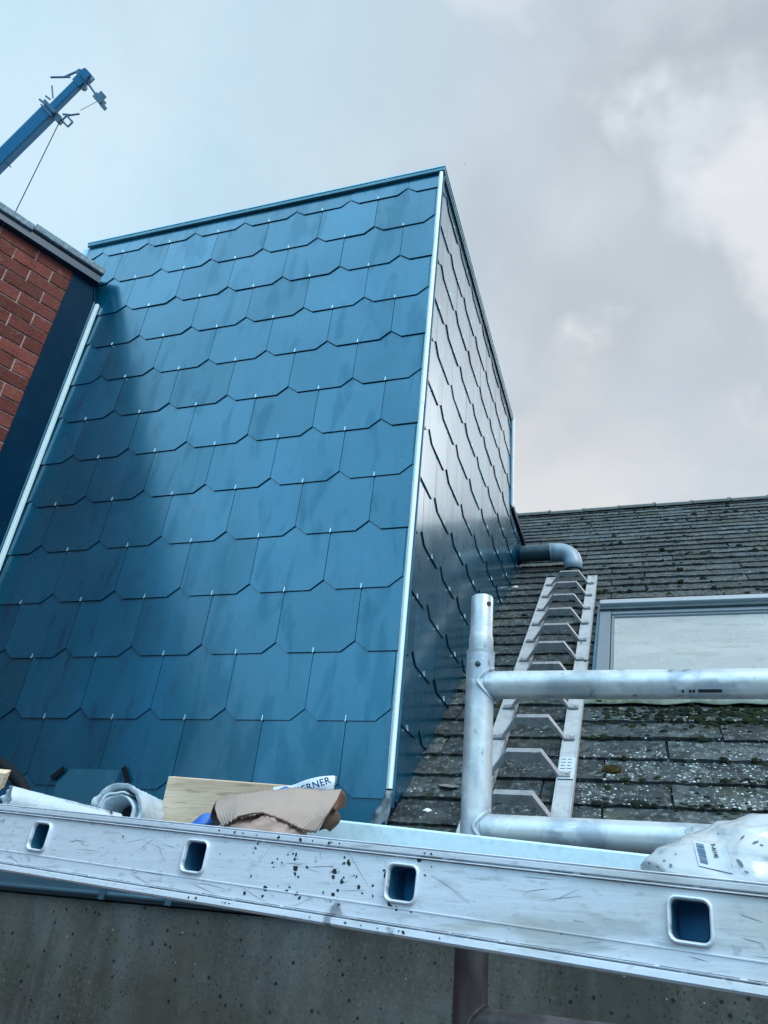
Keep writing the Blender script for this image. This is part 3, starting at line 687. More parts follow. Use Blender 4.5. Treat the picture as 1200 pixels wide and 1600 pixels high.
def stile(sh, name, marks=()):
    b = MB()
    for P, k in marks: b.face(P, k)
    # web with holes
    hw = SP / 2; ang = sorted(set([2 * math.pi * i / 48 for i in range(48)] + [math.atan2(sy * (webt if sy > 0 else -webb), sx * hw) % (2 * math.pi) for sx in (-1, 1) for sy in (-1, 1)]))
    for h in holes:
        inn, out = [], []
        for a in ang:
            dx, dy = math.cos(a), math.sin(a); x, y = rrect(a, .0160, .0160, .006); inn.append((x, y))
            t = min(hw / abs(dx) if abs(dx) > 1e-9 else 9, ((webt if dy > 0 else -webb) / abs(dy)) if abs(dy) > 1e-9 else 9); out.append((dx * t, dy * t))
        n = len(ang); V = [sh + lp(h + x, y, 0) for x, y in inn] + [sh + lp(h + x, y, 0) for x, y in out]
        b.add(V, [(i, (i + 1) % n, n + (i + 1) % n, n + i) for i in range(n)])
    # flange profiles, extruded (o negative is towards the camera)
    up = [(webt, 0), (webt + .0005, -.0030), (webt + .0022, -.0008), (webt + .0036, -.0032), (VT - .0030, -.0034), (VT - .0018, -.0008), (VT - .0008, -.0030), (VT, -.001), (VT, .028), (VT - .003, .028), (VT - .003, .003), (webt, .003)]
    dn = [(webb, 0), (webb - .0004, -.0028), (webb - .0018, -.0006), (webb - .0032, -.0030), (VB + .0030, -.0036), (VB + .0008, -.0016), (VB, .003), (VB, .028), (VB + .003, .028), (VB + .003, .003), (webb, .003)]
    for pr_ in (up, dn): b.loft([[sh + lp(t, v, o) for v, o in pr_] for t in (T0, T1)], cap=True)
    # shallow scored line along the web
    b.loft([[sh + lp(t, v, o) for v, o in ((-.0222, .0004), (-.0226, -.0007), (-.0236, -.0007), (-.0240, .0004))] for t in (T0, T1)], cap=True)
    return b.build(name, [M['alu_beam'], M['ink'], M['scr']], ld)
M['alu_beam'] = mat('scuffed_ladder_aluminium', (.74,.79,.86), metal=.22, rmap=(9, .35, .65, .36, .54, (.3,1,1)),
    vary=[(9, .48, .70, (.56,.61,.68), .65, (.3,1,1.8)), (60, .60, .72, (.20,.23,.26), .5, (.18,1,2.6)), (2.6, .52, .66, (.80,.86,.95), .6, I3),
          (18, .62, .70, (.44,.44,.38), .6, (.35,1,2.5)), (38, .66, .70, (.11,.13,.15), .7, (.5,.5,.5)), (7, .60, .66, (.36,.38,.36), .5, (.6,1,3)), (4, .54, .66, (.52,.49,.42), .6, (.6,1,2)), (120, .58, .68, (.42,.46,.50), .5, (.6,1,1.4))],
    bumps=[(55, .12, .003, (.12,1,3)), (8, .15, .01, I3)])
# chipped dark paint flecks on the web
MARKS = []; rr = random.Random(21)
def fleck(t, v, r, o=-.0003):
    n = rr.randint(5, 9); st = rr.uniform(.5, 1.6); ro = rr.uniform(0, 3.14)
    P = []
    for i in range(n):
        a = 2 * math.pi * i / n; q = r * rr.uniform(.45, 1.3); x, y = math.cos(a) * q, math.sin(a) * q * st
        P.append(lp(t + x * math.cos(ro) - y * math.sin(ro), v + x * math.sin(ro) + y * math.cos(ro), o))
    MARKS.append((P, 1))
def offs(v): return -.0003 if webb < v < webt else -.0040
for i in range(60):
    t = rr.gauss(1.62, .17); t = rr.uniform(1.28, 2.12) if rr.random() < .5 else t
    t *= SP; v = rr.uniform(-.032, .022)
    if abs(t - 2 * SP) < .020 and abs(v) < .021: continue
    fleck(t, v, rr.choice((.0007, .0009, .0012, .0016, .0026)))
for (t, v, r) in ((1.93, .006, .0028), (1.94, .001, .0022), (1.92, .010, .0016), (1.52, .002, .0030), (1.525, -.004, .0024), (1.51, .010, .0015), (1.50, -.022, .0026), (1.51, -.018, .002), (1.74, .012, .0018), (1.30, -.030, .0020), (1.84, -.014, .0020), (1.88, -.006, .0016), (2.06, .0235, .0026), (1.99, -.024, .0015), (.55, .012, .0012), (1.13, .006, .001), (2.6, -.024, .0012), (2.42, -.026, .001)):
    fleck(t * SP, v, r)
for i in range(26):
    t = rr.uniform(.9, 2.2) * SP; fleck(t, rr.choice((.0308, .0300, -.0434, -.0428)) , rr.uniform(.0007, .0018), -.0039)
# scratches
for i in range(70):
    t = rr.uniform(-.3, 3.7) * SP; v = rr.uniform(-.034, .022); L_ = rr.uniform(.01, .05); s_ = rr.gauss(0, .16) if rr.random() < .7 else rr.gauss(0, .9)
    if any(abs(t - h) < .022 + L_ * .5 for h in holes) and abs(v) < .024: continue
    n = 6; wv = rr.uniform(.00012, .0003); cur = rr.uniform(-8, 8)
    up_, dn_ = [], []
    for q in range(n + 1):
        x = (q / n - .5) * L_; y = x * s_ + cur * x * x * .3
        y = max(-.035 - v, min(.022 - v, y)); ww = wv * math.sin(math.pi * (q + .15) / (n + .3))
        up_.append(lp(t + x, v + y + ww, -.0002)); dn_.append(lp(t + x, v + y - ww, -.0002))
    for q in range(n): MARKS.append(([dn_[q], dn_[q+1], up_[q+1], up_[q]], 2))
for gv, go in ((webt - .0004, -.0004), (.0268, -.0021), (webb + .0003, -.0004), (webb - .0018, -.0014)):
    t = T0
    while t < T1:
        L_ = rr.uniform(.004, .03); ww = rr.uniform(.00022, .00036)
        MARKS.append(([lp(t, gv - ww, go), lp(t + L_, gv - ww * rr.uniform(.5, 1), go), lp(t + L_, gv + ww * rr.uniform(.5, 1), go), lp(t, gv + ww, go)], 2 if rr.random() < .75 else 1)); t += L_ + (rr.uniform(.0, .006) if rr.random() < .3 else 0)
M['scr'] = mat('scratch_marks', (.13,.17,.21), rough=.5, metal=.4)
Z3 = Vector((0, 0, 0))
stile(Z3, 'stile', MARKS)
far = RG * .300
stile(far, 'stile')
# rungs: hollow rounded square tubes with flared rims
def rung_mesh():
    b = MB(); A = [2 * math.pi * i / 40 for i in range(40)]
    def ring(hw, r, dist): return [U * rrect(a, hw, hw, r)[0] + Vv * rrect(a, hw, hw, r)[1] + RG * dist for a in A]
    b.loft([ring(.0160, .006, .001), ring(.0160, .006, .299)], cap=False)
    b.loft([ring(.0146, .0055, .299), ring(.0146, .0055, .001)], cap=False)
    return b
rim_b = MB(); A = [2 * math.pi * i / 40 for i in range(40)]
def ringn(hw, r, o, sq=1.0): return [U * rrect(a, hw, hw * sq, r)[0] + Vv * rrect(a, hw, hw * sq, r)[1] + Nn * o for a in A]
rim_b.loft([ringn(.0188, .0078, .0002), ringn(.0187, .0078, -.0022), ringn(.0180, .0074, -.0036), ringn(.0170, .0066, -.0038), ringn(.0160, .0060, -.0024), ringn(.0150, .0054, .004)], cap=False)
plug_b = MB(); plug_b.add([U * rrect(a, .0144, .0144, .005)[0] + Vv * rrect(a, .0144, .0144, .005)[1] + RG * .035 for a in A], [list(range(40))])
rme = None
for k, h in enumerate(holes):
    loc = lp(h, 0, 0) - ROOT[ld.name]
    if rme is None:
        o = rung_mesh().build('rung', mat('rung_inside', (.03,.16,.27), metal=.3, rough=.4), ld, True, 50); o.data.transform(Matrix.Translation(ROOT[ld.name])); rme = o.data
        r_ = rim_b.build('rung_rim', M['alu'], None, True, 80); rim_me = r_.data; r_.parent = o
        g_ = plug_b.build('rung_plug', mat('blue_plug', (.002,.20,.42), rough=.5), None); plug_me = g_.data; g_.parent = o
    else:
        o = bpy.data.objects.new('rung', rme); col.objects.link(o); o.parent = ld
        r_ = bpy.data.objects.new('rung_rim', rim_me); col.objects.link(r_); r_.parent = o
        g_ = bpy.data.objects.new('rung_plug', plug_me); col.objects.link(g_); g_.parent = o
    o.location = loc
# ------------------------------------------------------------------ galvanised toe board and timber deck
tb = MB()
pz = lambda x: -3.316 - (x - .491) * .0517
YB = -1.250
def seg(x): z = pz(x); return [Vector((x, YB, z - .075)), Vector((x, YB, z - .003)), Vector((x, YB + .002, z)), Vector((x, YB + .017, z)), Vector((x, YB + .017, z - .012)), Vector((x, YB + .0155, z - .012)), Vector((x, YB + .0155, z - .0015)), Vector((x, YB + .003, z - .0025)), Vector((x, YB + .002, z - .075))]
tb.loft([seg(x_) for x_ in (.43, 1.0, 1.7, 2.6)]); o = tb.build('toe_board', M['galv']); tag(o, 'spangled galvanised steel toe board behind the foreground ladder', 'toe board')
b = MB(); b.box((-2.2, -1.230, -3.414), (.425, -.96, -3.374)); o = b.build('scaffold_board', M['timber_deck']); tag(o, 'timber scaffold board carrying the rolls and packaging behind the ladder', 'board'); bevel(o, .004)

# ------------------------------------------------------------------ things lying on the scaffold
def wobble(p, sc, am): return noise.noise(Vector(p) * sc) * am
# large roll of milky film
A1 = ray(180, 1267, 1.30); A2 = ray(226, 1272, 1.42); A2.z = A1.z + .002
def roll(name, a, bb, r, mt, label, cat, inner, turns=2.2, bump=.003, squash=1.0):
    root = empty(name, a + Vector((0, 0, -r)), label, cat)
    ax = (bb - a).normalized(); p1 = ax.cross(Vector((0,0,1))).normalized(); p2 = p1.cross(ax)
    if p2.z < 0: p2 = -p2
    L_ = (bb - a).length; ns_ = 30
    b = MB(); rings = []
    for k in range(ns_ + 1):
        t = k / ns_; rg_ = []
        for q in range(48):
            an = 2 * math.pi * q / 48
            rr_ = r * (1 + .0 * t) + wobble((math.cos(an) * 2, math.sin(an) * 2, t * L_ * 30), 1.6, bump * .7) + wobble((an * 3, t * 40, 2), 1.5, bump)
            rg_.append(a + ax * (t * L_ + wobble((math.cos(an) * 3, math.sin(an) * 3, 7), 1.2, .006) * (1 if k in (0, ns_) else 0)) + p1 * math.cos(an) * rr_ + p2 * math.sin(an) * rr_ * squash)
        rings.append(rg_)
    # turn inwards at the near end and run back inside
    end = rings[0]; cen = sum(end, Vector()) / len(end)
    inr = [cen + (p - cen) * .86 + ax * .0015 for p in end]; inr2 = [cen + (p - cen) * .84 + ax * (L_ * .8) for p in end]
    b.loft([inr2, inr] + rings, cap=False); b.build('outer_wrap', mt, root, True, 80)
    if turns:
        b = MB(); q0 = []
        N_ = int(turns * 40)
        for layer in (.002, L_ * .8):
            for i in range(N_ + 1):
                an = 2 * math.pi * i / 40 + 1.2; rr_ = (r * .80) - (r * .80 - inner) * i / N_ + wobble((an, layer, 3), 2, .003)
                q0.append(cen + ax * (layer - .004 * (1 - i / N_)) + p1 * math.cos(an) * rr_ + p2 * math.sin(an) * rr_ * squash - p2 * .004)
        n = N_ + 1; b.add(q0, [(i, i + 1, n + i + 1, n + i) for i in range(N_)])
        o = b.build('inner_coil', mt, root, True, 80); sm = o.modifiers.new('thickness', 'SOLIDIFY'); sm.thickness = .0035
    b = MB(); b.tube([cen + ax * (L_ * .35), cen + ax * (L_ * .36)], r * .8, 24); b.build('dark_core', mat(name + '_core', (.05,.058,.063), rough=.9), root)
    return root
roll('film_roll', A1, A2 + (A2 - A1) * .9, .0455, M['foil2'], 'fat roll of milky bubble film with its open coiled end facing left', 'roll', .030, 1.5)
# thin white roll in front, tapering to the right
B1 = ray(8, 1251, 1.19); B2 = ray(180, 1293, 1.28)
roll('foil_tube', B1, B2, .0225, M['foil'], 'slim white rolled foil tube with faint printing, left end open', 'roll', .012, 0, .0005)
b = MB(); rr = random.Random(4)      # printing and a tear on the slim roll
ax = (B2 - B1).normalized(); p1 = ax.cross(Vector((0,0,1))).normalized(); p2 = p1.cross(ax); p2 = p2 if p2.z > 0 else -p2
def on_tube(t, a, o=.0030): return B1 + ax * t + (-p1 if p1.y > 0 else p1) * math.cos(a) * (.0225 + o) + p2 * math.sin(a) * (.0225 + o)
x = .085
for k in range(6):
    wd = rr.uniform(.006, .012)
    b.add([on_tube(x, .98), on_tube(x + wd, .98), on_tube(x + wd, 1.10), on_tube(x, 1.08)], [(0, 1, 2, 3)]); x += wd + .003
b.add([on_tube(.150, 1.05), on_tube(.158, 1.18), on_tube(.164, 1.0), on_tube(.166, .7), on_tube(.162, .72), on_tube(.160, .95)], [(0, 1, 2, 3, 4, 5)])
pr_ = b.build('print', M['ink'], bpy.data.objects['foil_tube'])

# pine board
W0 = [ray(263, 1213, 1.42), ray(470, 1229, 1.30), ray(470, 1330, 1.28), ray(238, 1322, 1.39)]
b = MB(); nrm = (W0[1] - W0[0]).cross(W0[3] - W0[0]).normalized(); nrm = nrm if nrm.dot(CAM - W0[0]) > 0 else -nrm
b.prism(W0, -nrm * .016); o = b.build('pine_board', M['wood']); tag(o, 'short pale pine board standing behind the brown cardboard', 'board'); bevel(o, .0015)

# folded corrugated cardboard
def sheet(name, mt, rows, label=None, cat=None, thick=.0025, parent=None, corr=0.0, smooth=True, sub=5, lin=False, jag=0.0):
    """rows of control points; bilinear patches refined and corrugated"""
    b = MB(); R0 = [[Vector(p) for p in r] for r in rows]; nr, nc = len(R0), len(R0[0])
    def cr(P, t):
        k = min(int(t), len(P) - 2); f = t - k
        if lin: return P[k].lerp(P[k + 1], f)
        p0 = P[max(k-1, 0)]; p1_ = P[k]; p2_ = P[k+1]; p3 = P[min(k+2, len(P)-1)]
        return .5 * ((2*p1_) + (-p0 + p2_) * f + (2*p0 - 5*p1_ + 4*p2_ - p3) * f*f + (-p0 + 3*p1_ - 3*p2_ + p3) * f**3)
    NR, NC = (nr - 1) * sub, (nc - 1) * sub * 4
    V = []
    for i in range(NR + 1):
        for j in range(NC + 1):
            c_ = [cr(r, j / NC * (nc - 1)) for r in R0]; p = cr(c_, i / NR * (nr - 1))
            if corr: p = p - AZ * (corr * (.5 + .5 * math.sin(j * math.pi * .5))) 
            if jag and i == NR: p = p + (c_[-1] - c_[0]).normalized() * (jag * noise.noise(Vector((j * .35, 3, 1))))
            V.append(p + Vector((1, -1, 1)) * (wobble(p, 40, .0009) + wobble(p, 14, .0035)))
    b.add(V, [(i*(NC+1)+j, i*(NC+1)+j+1, (i+1)*(NC+1)+j+1, (i+1)*(NC+1)+j) for i in range(NR) for j in range(NC)])
    o = b.build(name, mt, parent, smooth, 70); sm = o.modifiers.new('thickness', 'SOLIDIFY'); sm.thickness = thick; sm.offset = 0
    if label: tag(o, label, cat)
    return o
cb_ = empty('cardboard_wrap', ray(430, 1320, 1.15), 'torn piece of brown corrugated cardboard folded over packaging', 'cardboard')
rows = [
    [ray(338, 1253, 1.22), ray(372, 1243, 1.21), ray(415, 1236, 1.21), ray(462, 1234, 1.21), ray(500, 1236, 1.21), ray(535, 1231, 1.22)],
    [ray(337, 1262, 1.165), ray(372, 1254, 1.16), ray(415, 1250, 1.16), ray(460, 1250, 1.16), ray(500, 1254, 1.16), ray(527, 1248, 1.17)],
    [ray(341, 1275, 1.13), ray(370, 1266, 1.13), ray(412, 1262, 1.13), ray(455, 1266, 1.13), ray(490, 1276, 1.13), ray(514, 1268, 1.14)],
    [ray(350, 1289, 1.115), ray(368, 1279, 1.11), ray(408, 1271, 1.11), ray(440, 1281, 1.11), ray(470, 1294, 1.105), ray(494, 1298, 1.11)]]
sheet('folded_flap', M['card'], rows, parent=cb_, corr=.0019, thick=.003, sub=6, lin=True, jag=.006)
rows = [[ray(338, 1252, 1.225), ray(331, 1266, 1.26), ray(325, 1292, 1.27)], [ray(345, 1262, 1.20), ray(345, 1272, 1.25), ray(340, 1292, 1.25)], [ray(352, 1280, 1.13), ray(352, 1286, 1.16), ray(350, 1296, 1.19)]]
sheet('dark_fold', M['card_dark'], rows, parent=cb_, thick=.002, sub=3)
rows = [[ray(534, 1231, 1.225), ray(541, 1240, 1.23), ray(540, 1259, 1.24)], [ray(521, 1246, 1.21), ray(530, 1251, 1.22), ray(531, 1264, 1.23)], [ray(515, 1262, 1.20), ray(524, 1266, 1.20), ray(516, 1274, 1.21)]]
sheet('back_flap', mat('orange_brown_paper', (.17,.085,.05), rough=.7, vary=[(20, .45, .65, (.10,.05,.03), .7, I3)]), rows, parent=cb_, thick=.002, sub=3)
rows = [[ray(519, 1264, 1.215), ray(527, 1268, 1.215), ray(532, 1276, 1.22)], [ray(510, 1276, 1.20), ray(522, 1280, 1.20), ray(529, 1286, 1.21)], [ray(497, 1300, 1.19), ray(508, 1296, 1.19), ray(514, 1300, 1.2)]]
sheet('torn_edge', M['card_dark'], rows, parent=cb_, thick=.002, sub=3)
# torn brown rim along the lower edge of the flap
b = MB(); b.tube([ray(366, 1286, 1.105), ray(372, 1277, 1.103), ray(395, 1271, 1.103), ray(410, 1270, 1.103), ray(440, 1281, 1.103), ray(470, 1295, 1.10), ray(494, 1300, 1.105)], [.0012, .002, .0010, .0008, .0010, .0008, .0006], 6); b.build('torn_rim', M['card_dark'], cb_, True)
# pinkish paper bag below, white foil
def blob(name, c, ax_, rad, mt, label, cat, sc=20, am=.006, nu=40, nv=24, flat=None):
    b = MB(); V = []; X_, Y_, Z_ = ax_
    for i in range(nv + 1):
        th = math.pi * i / nv
        for j in range(nu):
            ph = 2 * math.pi * j / nu
            d = X_ * (math.sin(th) * math.cos(ph) * rad[0]) + Y_ * (math.sin(th) * math.sin(ph) * rad[1]) + Z_ * (math.cos(th) * rad[2])
            p = c + d; nn = d.normalized()
            V.append(p + nn * (noise.noise(p * sc) * am + abs(noise.noise(p * sc * 2.3)) * am * .5))
    b.add(V, [(i*nu+j, i*nu+(j+1)%nu, (i+1)*nu+(j+1)%nu, (i+1)*nu+j) for i in range(nv) for j in range(nu)])
    o = b.build(name, mt, None, True, 80)
    if label: tag(o, label, cat)
    return o
WX = (Vector((1,0,0)), Vector((0,1,0)), Vector((0,0,1)))
blob('paper_packet', ray(414, 1299, 1.125), (AX, AZ, AY), (.060, .035, .0255), M['pink'], 'pinkish kraft paper packet bulging under the cardboard', 'packet', 38, .009, 60, 34)
blob('foil_scrap', ray(362, 1296, 1.155), (AX, AZ, AY), (.022, .015, .010), M['foil'], 'small white foil scrap at the left foot of the cardboard', 'scrap', 50, .004, 24, 14)
rows = [[ray(302, 1283, 1.27), ray(318, 1272, 1.27), ray(332, 1272, 1.27)], [ray(296, 1292, 1.26), ray(314, 1290, 1.25), ray(332, 1290, 1.26)]]
sheet('blue_wrapper', M['bluepoly'], rows, 'bright blue plastic corner peeping out between board and cardboard', 'wrapper', .0015, sub=4)
# white bag with blue lettering behind
rows = [[ray(428, 1229, 1.27), ray(455, 1226, 1.265), ray(480, 1219, 1.26), ray(503, 1213.5, 1.26), ray(523, 1212.5, 1.265)],
        [ray(425, 1240, 1.262), ray(455, 1238, 1.257), ray(482, 1234, 1.252), ray(502, 1230, 1.25), ray(522, 1226, 1.255)],
        [ray(422, 1256, 1.26), ray(455, 1254, 1.255), ray(482, 1252, 1.25), ray(500, 1250, 1.248), ray(518, 1246, 1.25)]]
pbag = sheet('printed_bag', M['poly'], rows, 'white plastic bag with blue capital lettering sticking up behind the cardboard', 'bag', .0012, sub=5)
b = MB(); b.prism([ray(523, 1212.5, 1.2635), ray(526.5, 1214, 1.27), ray(520, 1240, 1.257), ray(517.5, 1236, 1.249)], AZ * .001); o = b.build('bag_fold', M['pink'], None); o.parent = pbag
def text_on(s, org, xd, yd, size, mt, name, parent, extr=.0001):
    cu = bpy.data.curves.new(name, 'FONT'); cu.body = s; cu.size = size; cu.extrude = extr; cu.space_character = 1.08
    cu.offset = size * .018
    to = bpy.data.objects.new(name, cu); col.objects.link(to); xd = xd.normalized(); zd = xd.cross(yd).normalized(); yd = zd.cross(xd)
    mm = Matrix.Identity(4)
    for i in range(3): mm[i][0] = xd[i]; mm[i][1] = yd[i]; mm[i][2] = zd[i]; mm[i][3] = org[i]
    bpy.context.view_layer.update()
    me = bpy.data.meshes.new_from_object(to.evaluated_get(bpy.context.evaluated_depsgraph_get())); me.name = name
    bpy.data.objects.remove(to)
    off = ROOT.get(parent.name, Z3); me.transform(mm); me.transform(Matrix.Translation(-off)); me.materials.clear(); me.materials.append(mt)
    o = bpy.data.objects.new(name, me); col.objects.link(o); o.parent = parent; return o
tx = ray(512, 1223, 1.2465) - ray(472, 1236.5, 1.2465)
text_on('BERNER', ray(464, 1241, 1.243), tx, -AY, .0155, M['ink_blue'], 'lettering', pbag)
rows = [[ray(437, 1232, 1.262), ray(447, 1228, 1.26), ray(452, 1230, 1.258)], [ray(437, 1238, 1.258), ray(447, 1238, 1.255), ray(452, 1238, 1.255)]]
o = sheet('blue_print', M['bluepoly'], rows, thick=.0008, sub=2); o.parent = pbag

# black hose and offcuts on the far left
b = MB(); hp = [ray(-60, 1180, 1.55), ray(-25, 1182, 1.52), ray(2, 1196, 1.50), ray(22, 1212, 1.48), ray(38, 1236, 1.46), ray(50, 1275, 1.44), ray(52, 1320, 1.43)]
fine = []
for k in range(len(hp) - 1):
    for q in range(6):
        f = q / 6; p0, p1_, p2_, p3 = hp[max(k-1,0)], hp[k], hp[k+1], hp[min(k+2, len(hp)-1)]
        fine.append(.5 * ((2*p1_) + (-p0 + p2_) * f + (2*p0 - 5*p1_ + 4*p2_ - p3) * f*f + (-p0 + 3*p1_ - 3*p2_ + p3) * f**3))
b.tube(fine, .0115, 16); o = b.build('hose', M['rubber'], None, True); tag(o, 'black rubber hose looping over the slim roll at the left edge', 'hose')
b = MB(); b.prism([ray(-30, 1205, 1.42), ray(9, 1209, 1.40), ray(-2, 1236, 1.395), ray(-40, 1240, 1.41)], AZ * .02); o = b.build('wood_offcut', M['wood']); tag(o, 'small wooden offcut by the hose at the left edge', 'offcut')
for (xa, ya, xb, yb, wd, dp) in ((34, 1218, 49, 1212, .006, 2.2), (151, 1213, 156, 1222, .006, 2.16)):
    pass
for (u, z, an) in ((-1.115, -2.995, 40), (-.815, -2.990, -55)):
    b = MB(); ca_, sa_ = math.cos(math.radians(an)), math.sin(math.radians(an))
    b.obox((u - .012, -.022, z - .030), (.030 * ca_, 0, .030 * sa_), (-.010 * sa_, 0, .010 * ca_), (0, .002, 0)); b.build('hanger_strap', M['rubber'], dorm)
b = MB(); b.prism([(-1.085, -.012, -3.005), (-.865, -.012, -3.005), (-.90, -.012, -3.20), (-1.13, -.012, -3.20), (-1.13, -.012, -3.06)], (0, .004, 0)); b.build('patch_plate', mat('dusty_blue_slate', (.008,.085,.14), rough=.5, vary=[(7, .5, .7, (.05,.17,.24), .5, (2,1,1))], bumps=[(20,.1,.004,I3)]), dorm)

# ------------------------------------------------------------------ plastic sack on the right
SC = ray(1222, 1374, .92)
def sack_pt(u, v, o=0.0):            # u across, v up, height field on a lumpy half ellipsoid
    th = v; ph = u
    rad = (.158, .085, .060)
    d = Vector((math.sin(th) * math.cos(ph), math.sin(th) * math.sin(ph), math.cos(th)))
    e = 1.0
    d = Vector([math.copysign(abs(c) ** e, c) for c in d])
    if d.z < 0: d.z *= .6
    q = AX * (d.x * rad[0]) + AZ * (d.y * rad[1]) - AY * (d.z * rad[2])
    p = SC + q; nn = q.normalized()
    wr = noise.noise(p * 9) * .010 + (.3 - abs(noise.noise(p * 13 + Vector((3, 1, 2))))) * .014 + (.3 - abs(noise.noise(Vector((p.x * 10 + p.z * 45, p.y * 14, p.z * 14 - p.x * 14))))) * .012 + (.3 - abs(noise.noise(p * 34))) * .0035
    return p + nn * (wr + o)
b = MB(); NU, NV = 120, 70; V = []
for i in range(NV + 1):
    for j in range(NU): V.append(sack_pt(2 * math.pi * j / NU, math.pi * i / NV))
b.add(V, [(i*NU+j, i*NU+(j+1)%NU, (i+1)*NU+(j+1)%NU, (i+1)*NU+j) for i in range(NV) for j in range(NU)])
sack = b.build('plastic_sack', M['sack'], None, True, 100); tag(sack, 'crumpled milky plastic sack with a barcode sticker, at the right edge', 'sack')
# sticker: find the surface in front of a pixel
from mathutils.bvhtree import BVHTree
bvh = BVHTree.FromPolygons([tuple(v.co) for v in sack.data.vertices], [tuple(p.vertices) for p in sack.data.polygons])
def on_sack(px, py, o=.0012):
    d = (ray(px, py, 1) - CAM).normalized(); h = bvh.ray_cast(CAM, d)
    return (h[0] - d * o) if h[0] else ray(px, py, .85)
def spatch(mb, c, xd, yd, x0, x1, y0, y1, o, n=6):
    V = []
    for i in range(n + 1):
        for j in range(n + 1):
            x_ = x0 + (x1 - x0) * i / n; y_ = y0 + (y1 - y0) * j / n
            V.append(on_sack(c[0] + xd[0] * x_ + yd[0] * y_, c[1] + xd[1] * x_ + yd[1] * y_, o))
    mb.add(V, [(i*(n+1)+j, i*(n+1)+j+1, (i+1)*(n+1)+j+1, (i+1)*(n+1)+j) for i in range(n) for j in range(n)])
LX, LY = (.97, .22), (.24, .97)
b = MB(); spatch(b, (1082, 1312), LX, LY, 0, 56, 0, 42, .0018, 10); lb = b.build('barcode_sticker', M['sticker'], None); lb.parent = sack
b = MB(); y_ = 4
for wd in (1, .6, 2.2, .6, 1.2, 5.5, .8, 1.8, .6, 1.0, .6, 1.6, .8, 1.2):
    spatch(b, (1082, 1312), LX, LY, 4, 17, y_, y_ + wd, .0026, 2); y_ += wd + .95
o = b.build('barcode', mat('faded_blue_ink', (.05,.13,.24), rough=.6), None); o.parent = sack
t0 = on_sack(1110, 1318, .0032); t1 = on_sack(1118, 1345, .0032)
o = text_on('T-A1145', t0, t1 - t0, (on_sack(1130, 1316, .0032) - t0), .0066, M['ink'], 'sticker_text', sack)
for v in o.data.vertices:
    d = (v.co - CAM).normalized(); h = bvh.ray_cast(CAM, d)
    if h[0]: v.co = h[0] - d * .0032
b = MB()
for (x_, y_, a_, L_, w_) in ((1160, 1308, -40, 12, 3), (1180, 1316, -20, 12, 4), (1190, 1320, 20, 8, 3), (1156, 1348, 50, 16, 6), (1166, 1362, 20, 10, 3), (1048, 1352, 80, 6, 5), (1038, 1344, 0, 6, 2), (1028, 1354, 20, 5, 2), (1056, 1334, 10, 4, 2), (1014, 1348, 10, 4, 3), (1122, 1302, 0, 5, 2)):
    ca_, sa_ = math.cos(math.radians(a_)), math.sin(math.radians(a_))
    P = []
    for q in range(8):
        a = 2 * math.pi * q / 8; r1 = L_ / 2 * R_.uniform(.6, 1.1); r2 = w_ / 2 * R_.uniform(.6, 1.1); x2, y2 = math.cos(a) * r1, math.sin(a) * r2
        P.append(on_sack(x_ + x2 * ca_ - y2 * sa_, y_ + x2 * sa_ + y2 * ca_, .0020))
    b.face(P)
o = b.build('smudges', mat('grey_smudge', (.10,.14,.19), rough=.6), None); o.parent = sack

# ------------------------------------------------------------------ mobile crane far behind
C0 = Vector((-24.9, 14.2, 33.6)); C1 = Vector((-28.78, 15.0, 30.35))
cdv = (C1 - C0).normalized(); cr = empty('crane', C0 + cdv * 52, 'blue telescopic crane boom reaching up over the brick wall', 'crane')
side_ = cdv.cross(AZ).normalized(); side_ = side_ if side_.z > 0 else -side_
dep_ = cdv.cross(side_).normalized()
Tp = C0 - cdv * .0
b = MB(); b.obox(C0 + cdv * 26.6, cdv * 25.2, side_ * .33, dep_ * .30); o = b.build('boom_section', M['crane'], cr); bevel(o, .05)
b = MB(); b.obox(C0 + cdv * 26.6 + side_ * .365, cdv * 25.0, side_ * .032, dep_ * .20); b.build('cable_tray', M['crane_pale'], cr)
b = MB(); b.obox(C0 + cdv * .35, cdv * 1.35, side_ * .20, dep_ * .2); o = b.build('inner_section', M['crane'], cr); bevel(o, .04)
b = MB(); b.obox(C0 + cdv * 1.36, cdv * .08, side_ * .42, dep_ * .36); b.obox(C0 + cdv * 1.62, cdv * .04, side_ * .40, dep_ * .34); b.build('boom_collar', M['crane_grey'], cr)
b = MB(); b.obox(C0 - cdv * .85 + side_ * .0, cdv * .42, side_ * .25, dep_ * .22); b.obox(C0 - cdv * 1.10 - side_ * .05, cdv * .22, side_ * .20, dep_ * .3); b.build('boom_head', M['crane'], cr)
b = MB()
for (a, s_, r) in ((-.95, .30, .19), (-1.12, -.12, .20), (-.60, -.30, .17)):
    c = C0 + cdv * a + side_ * s_; b.tube([c - dep_ * .12, c + dep_ * .12], r, 18)
b.build('sheave', M['crane_grey'], cr)
b = MB()
b.tube([C0 - cdv * .45 + side_ * .55, C0 + cdv * .3 + side_ * 1.25], .055, 8); b.tube([C0 - cdv * .9 + side_ * .5, C0 - cdv * .25 + side_ * .75], .06, 8)
b.tube([C0 + cdv * .95 + side_ * .4, C0 + cdv * .55 + side_ * .9], .04, 8); b.tube([C0 + cdv * 1.45 + side_ * .45, C0 + cdv * 1.5 + side_ * .85], .06, 8); b.tube([C0 + cdv * 1.1 + side_ * .45, C0 + cdv * 1.15 + side_ * .75], .05, 8)
b.tube([C0 + cdv * 5.6 + side_ * .4, C0 + cdv * 5.7 + side_ * .72], .03, 6); b.tube([C0 + cdv * 5.0 - side_ * .35, C0 + cdv * 5.0 - side_ * .62], .03, 6)
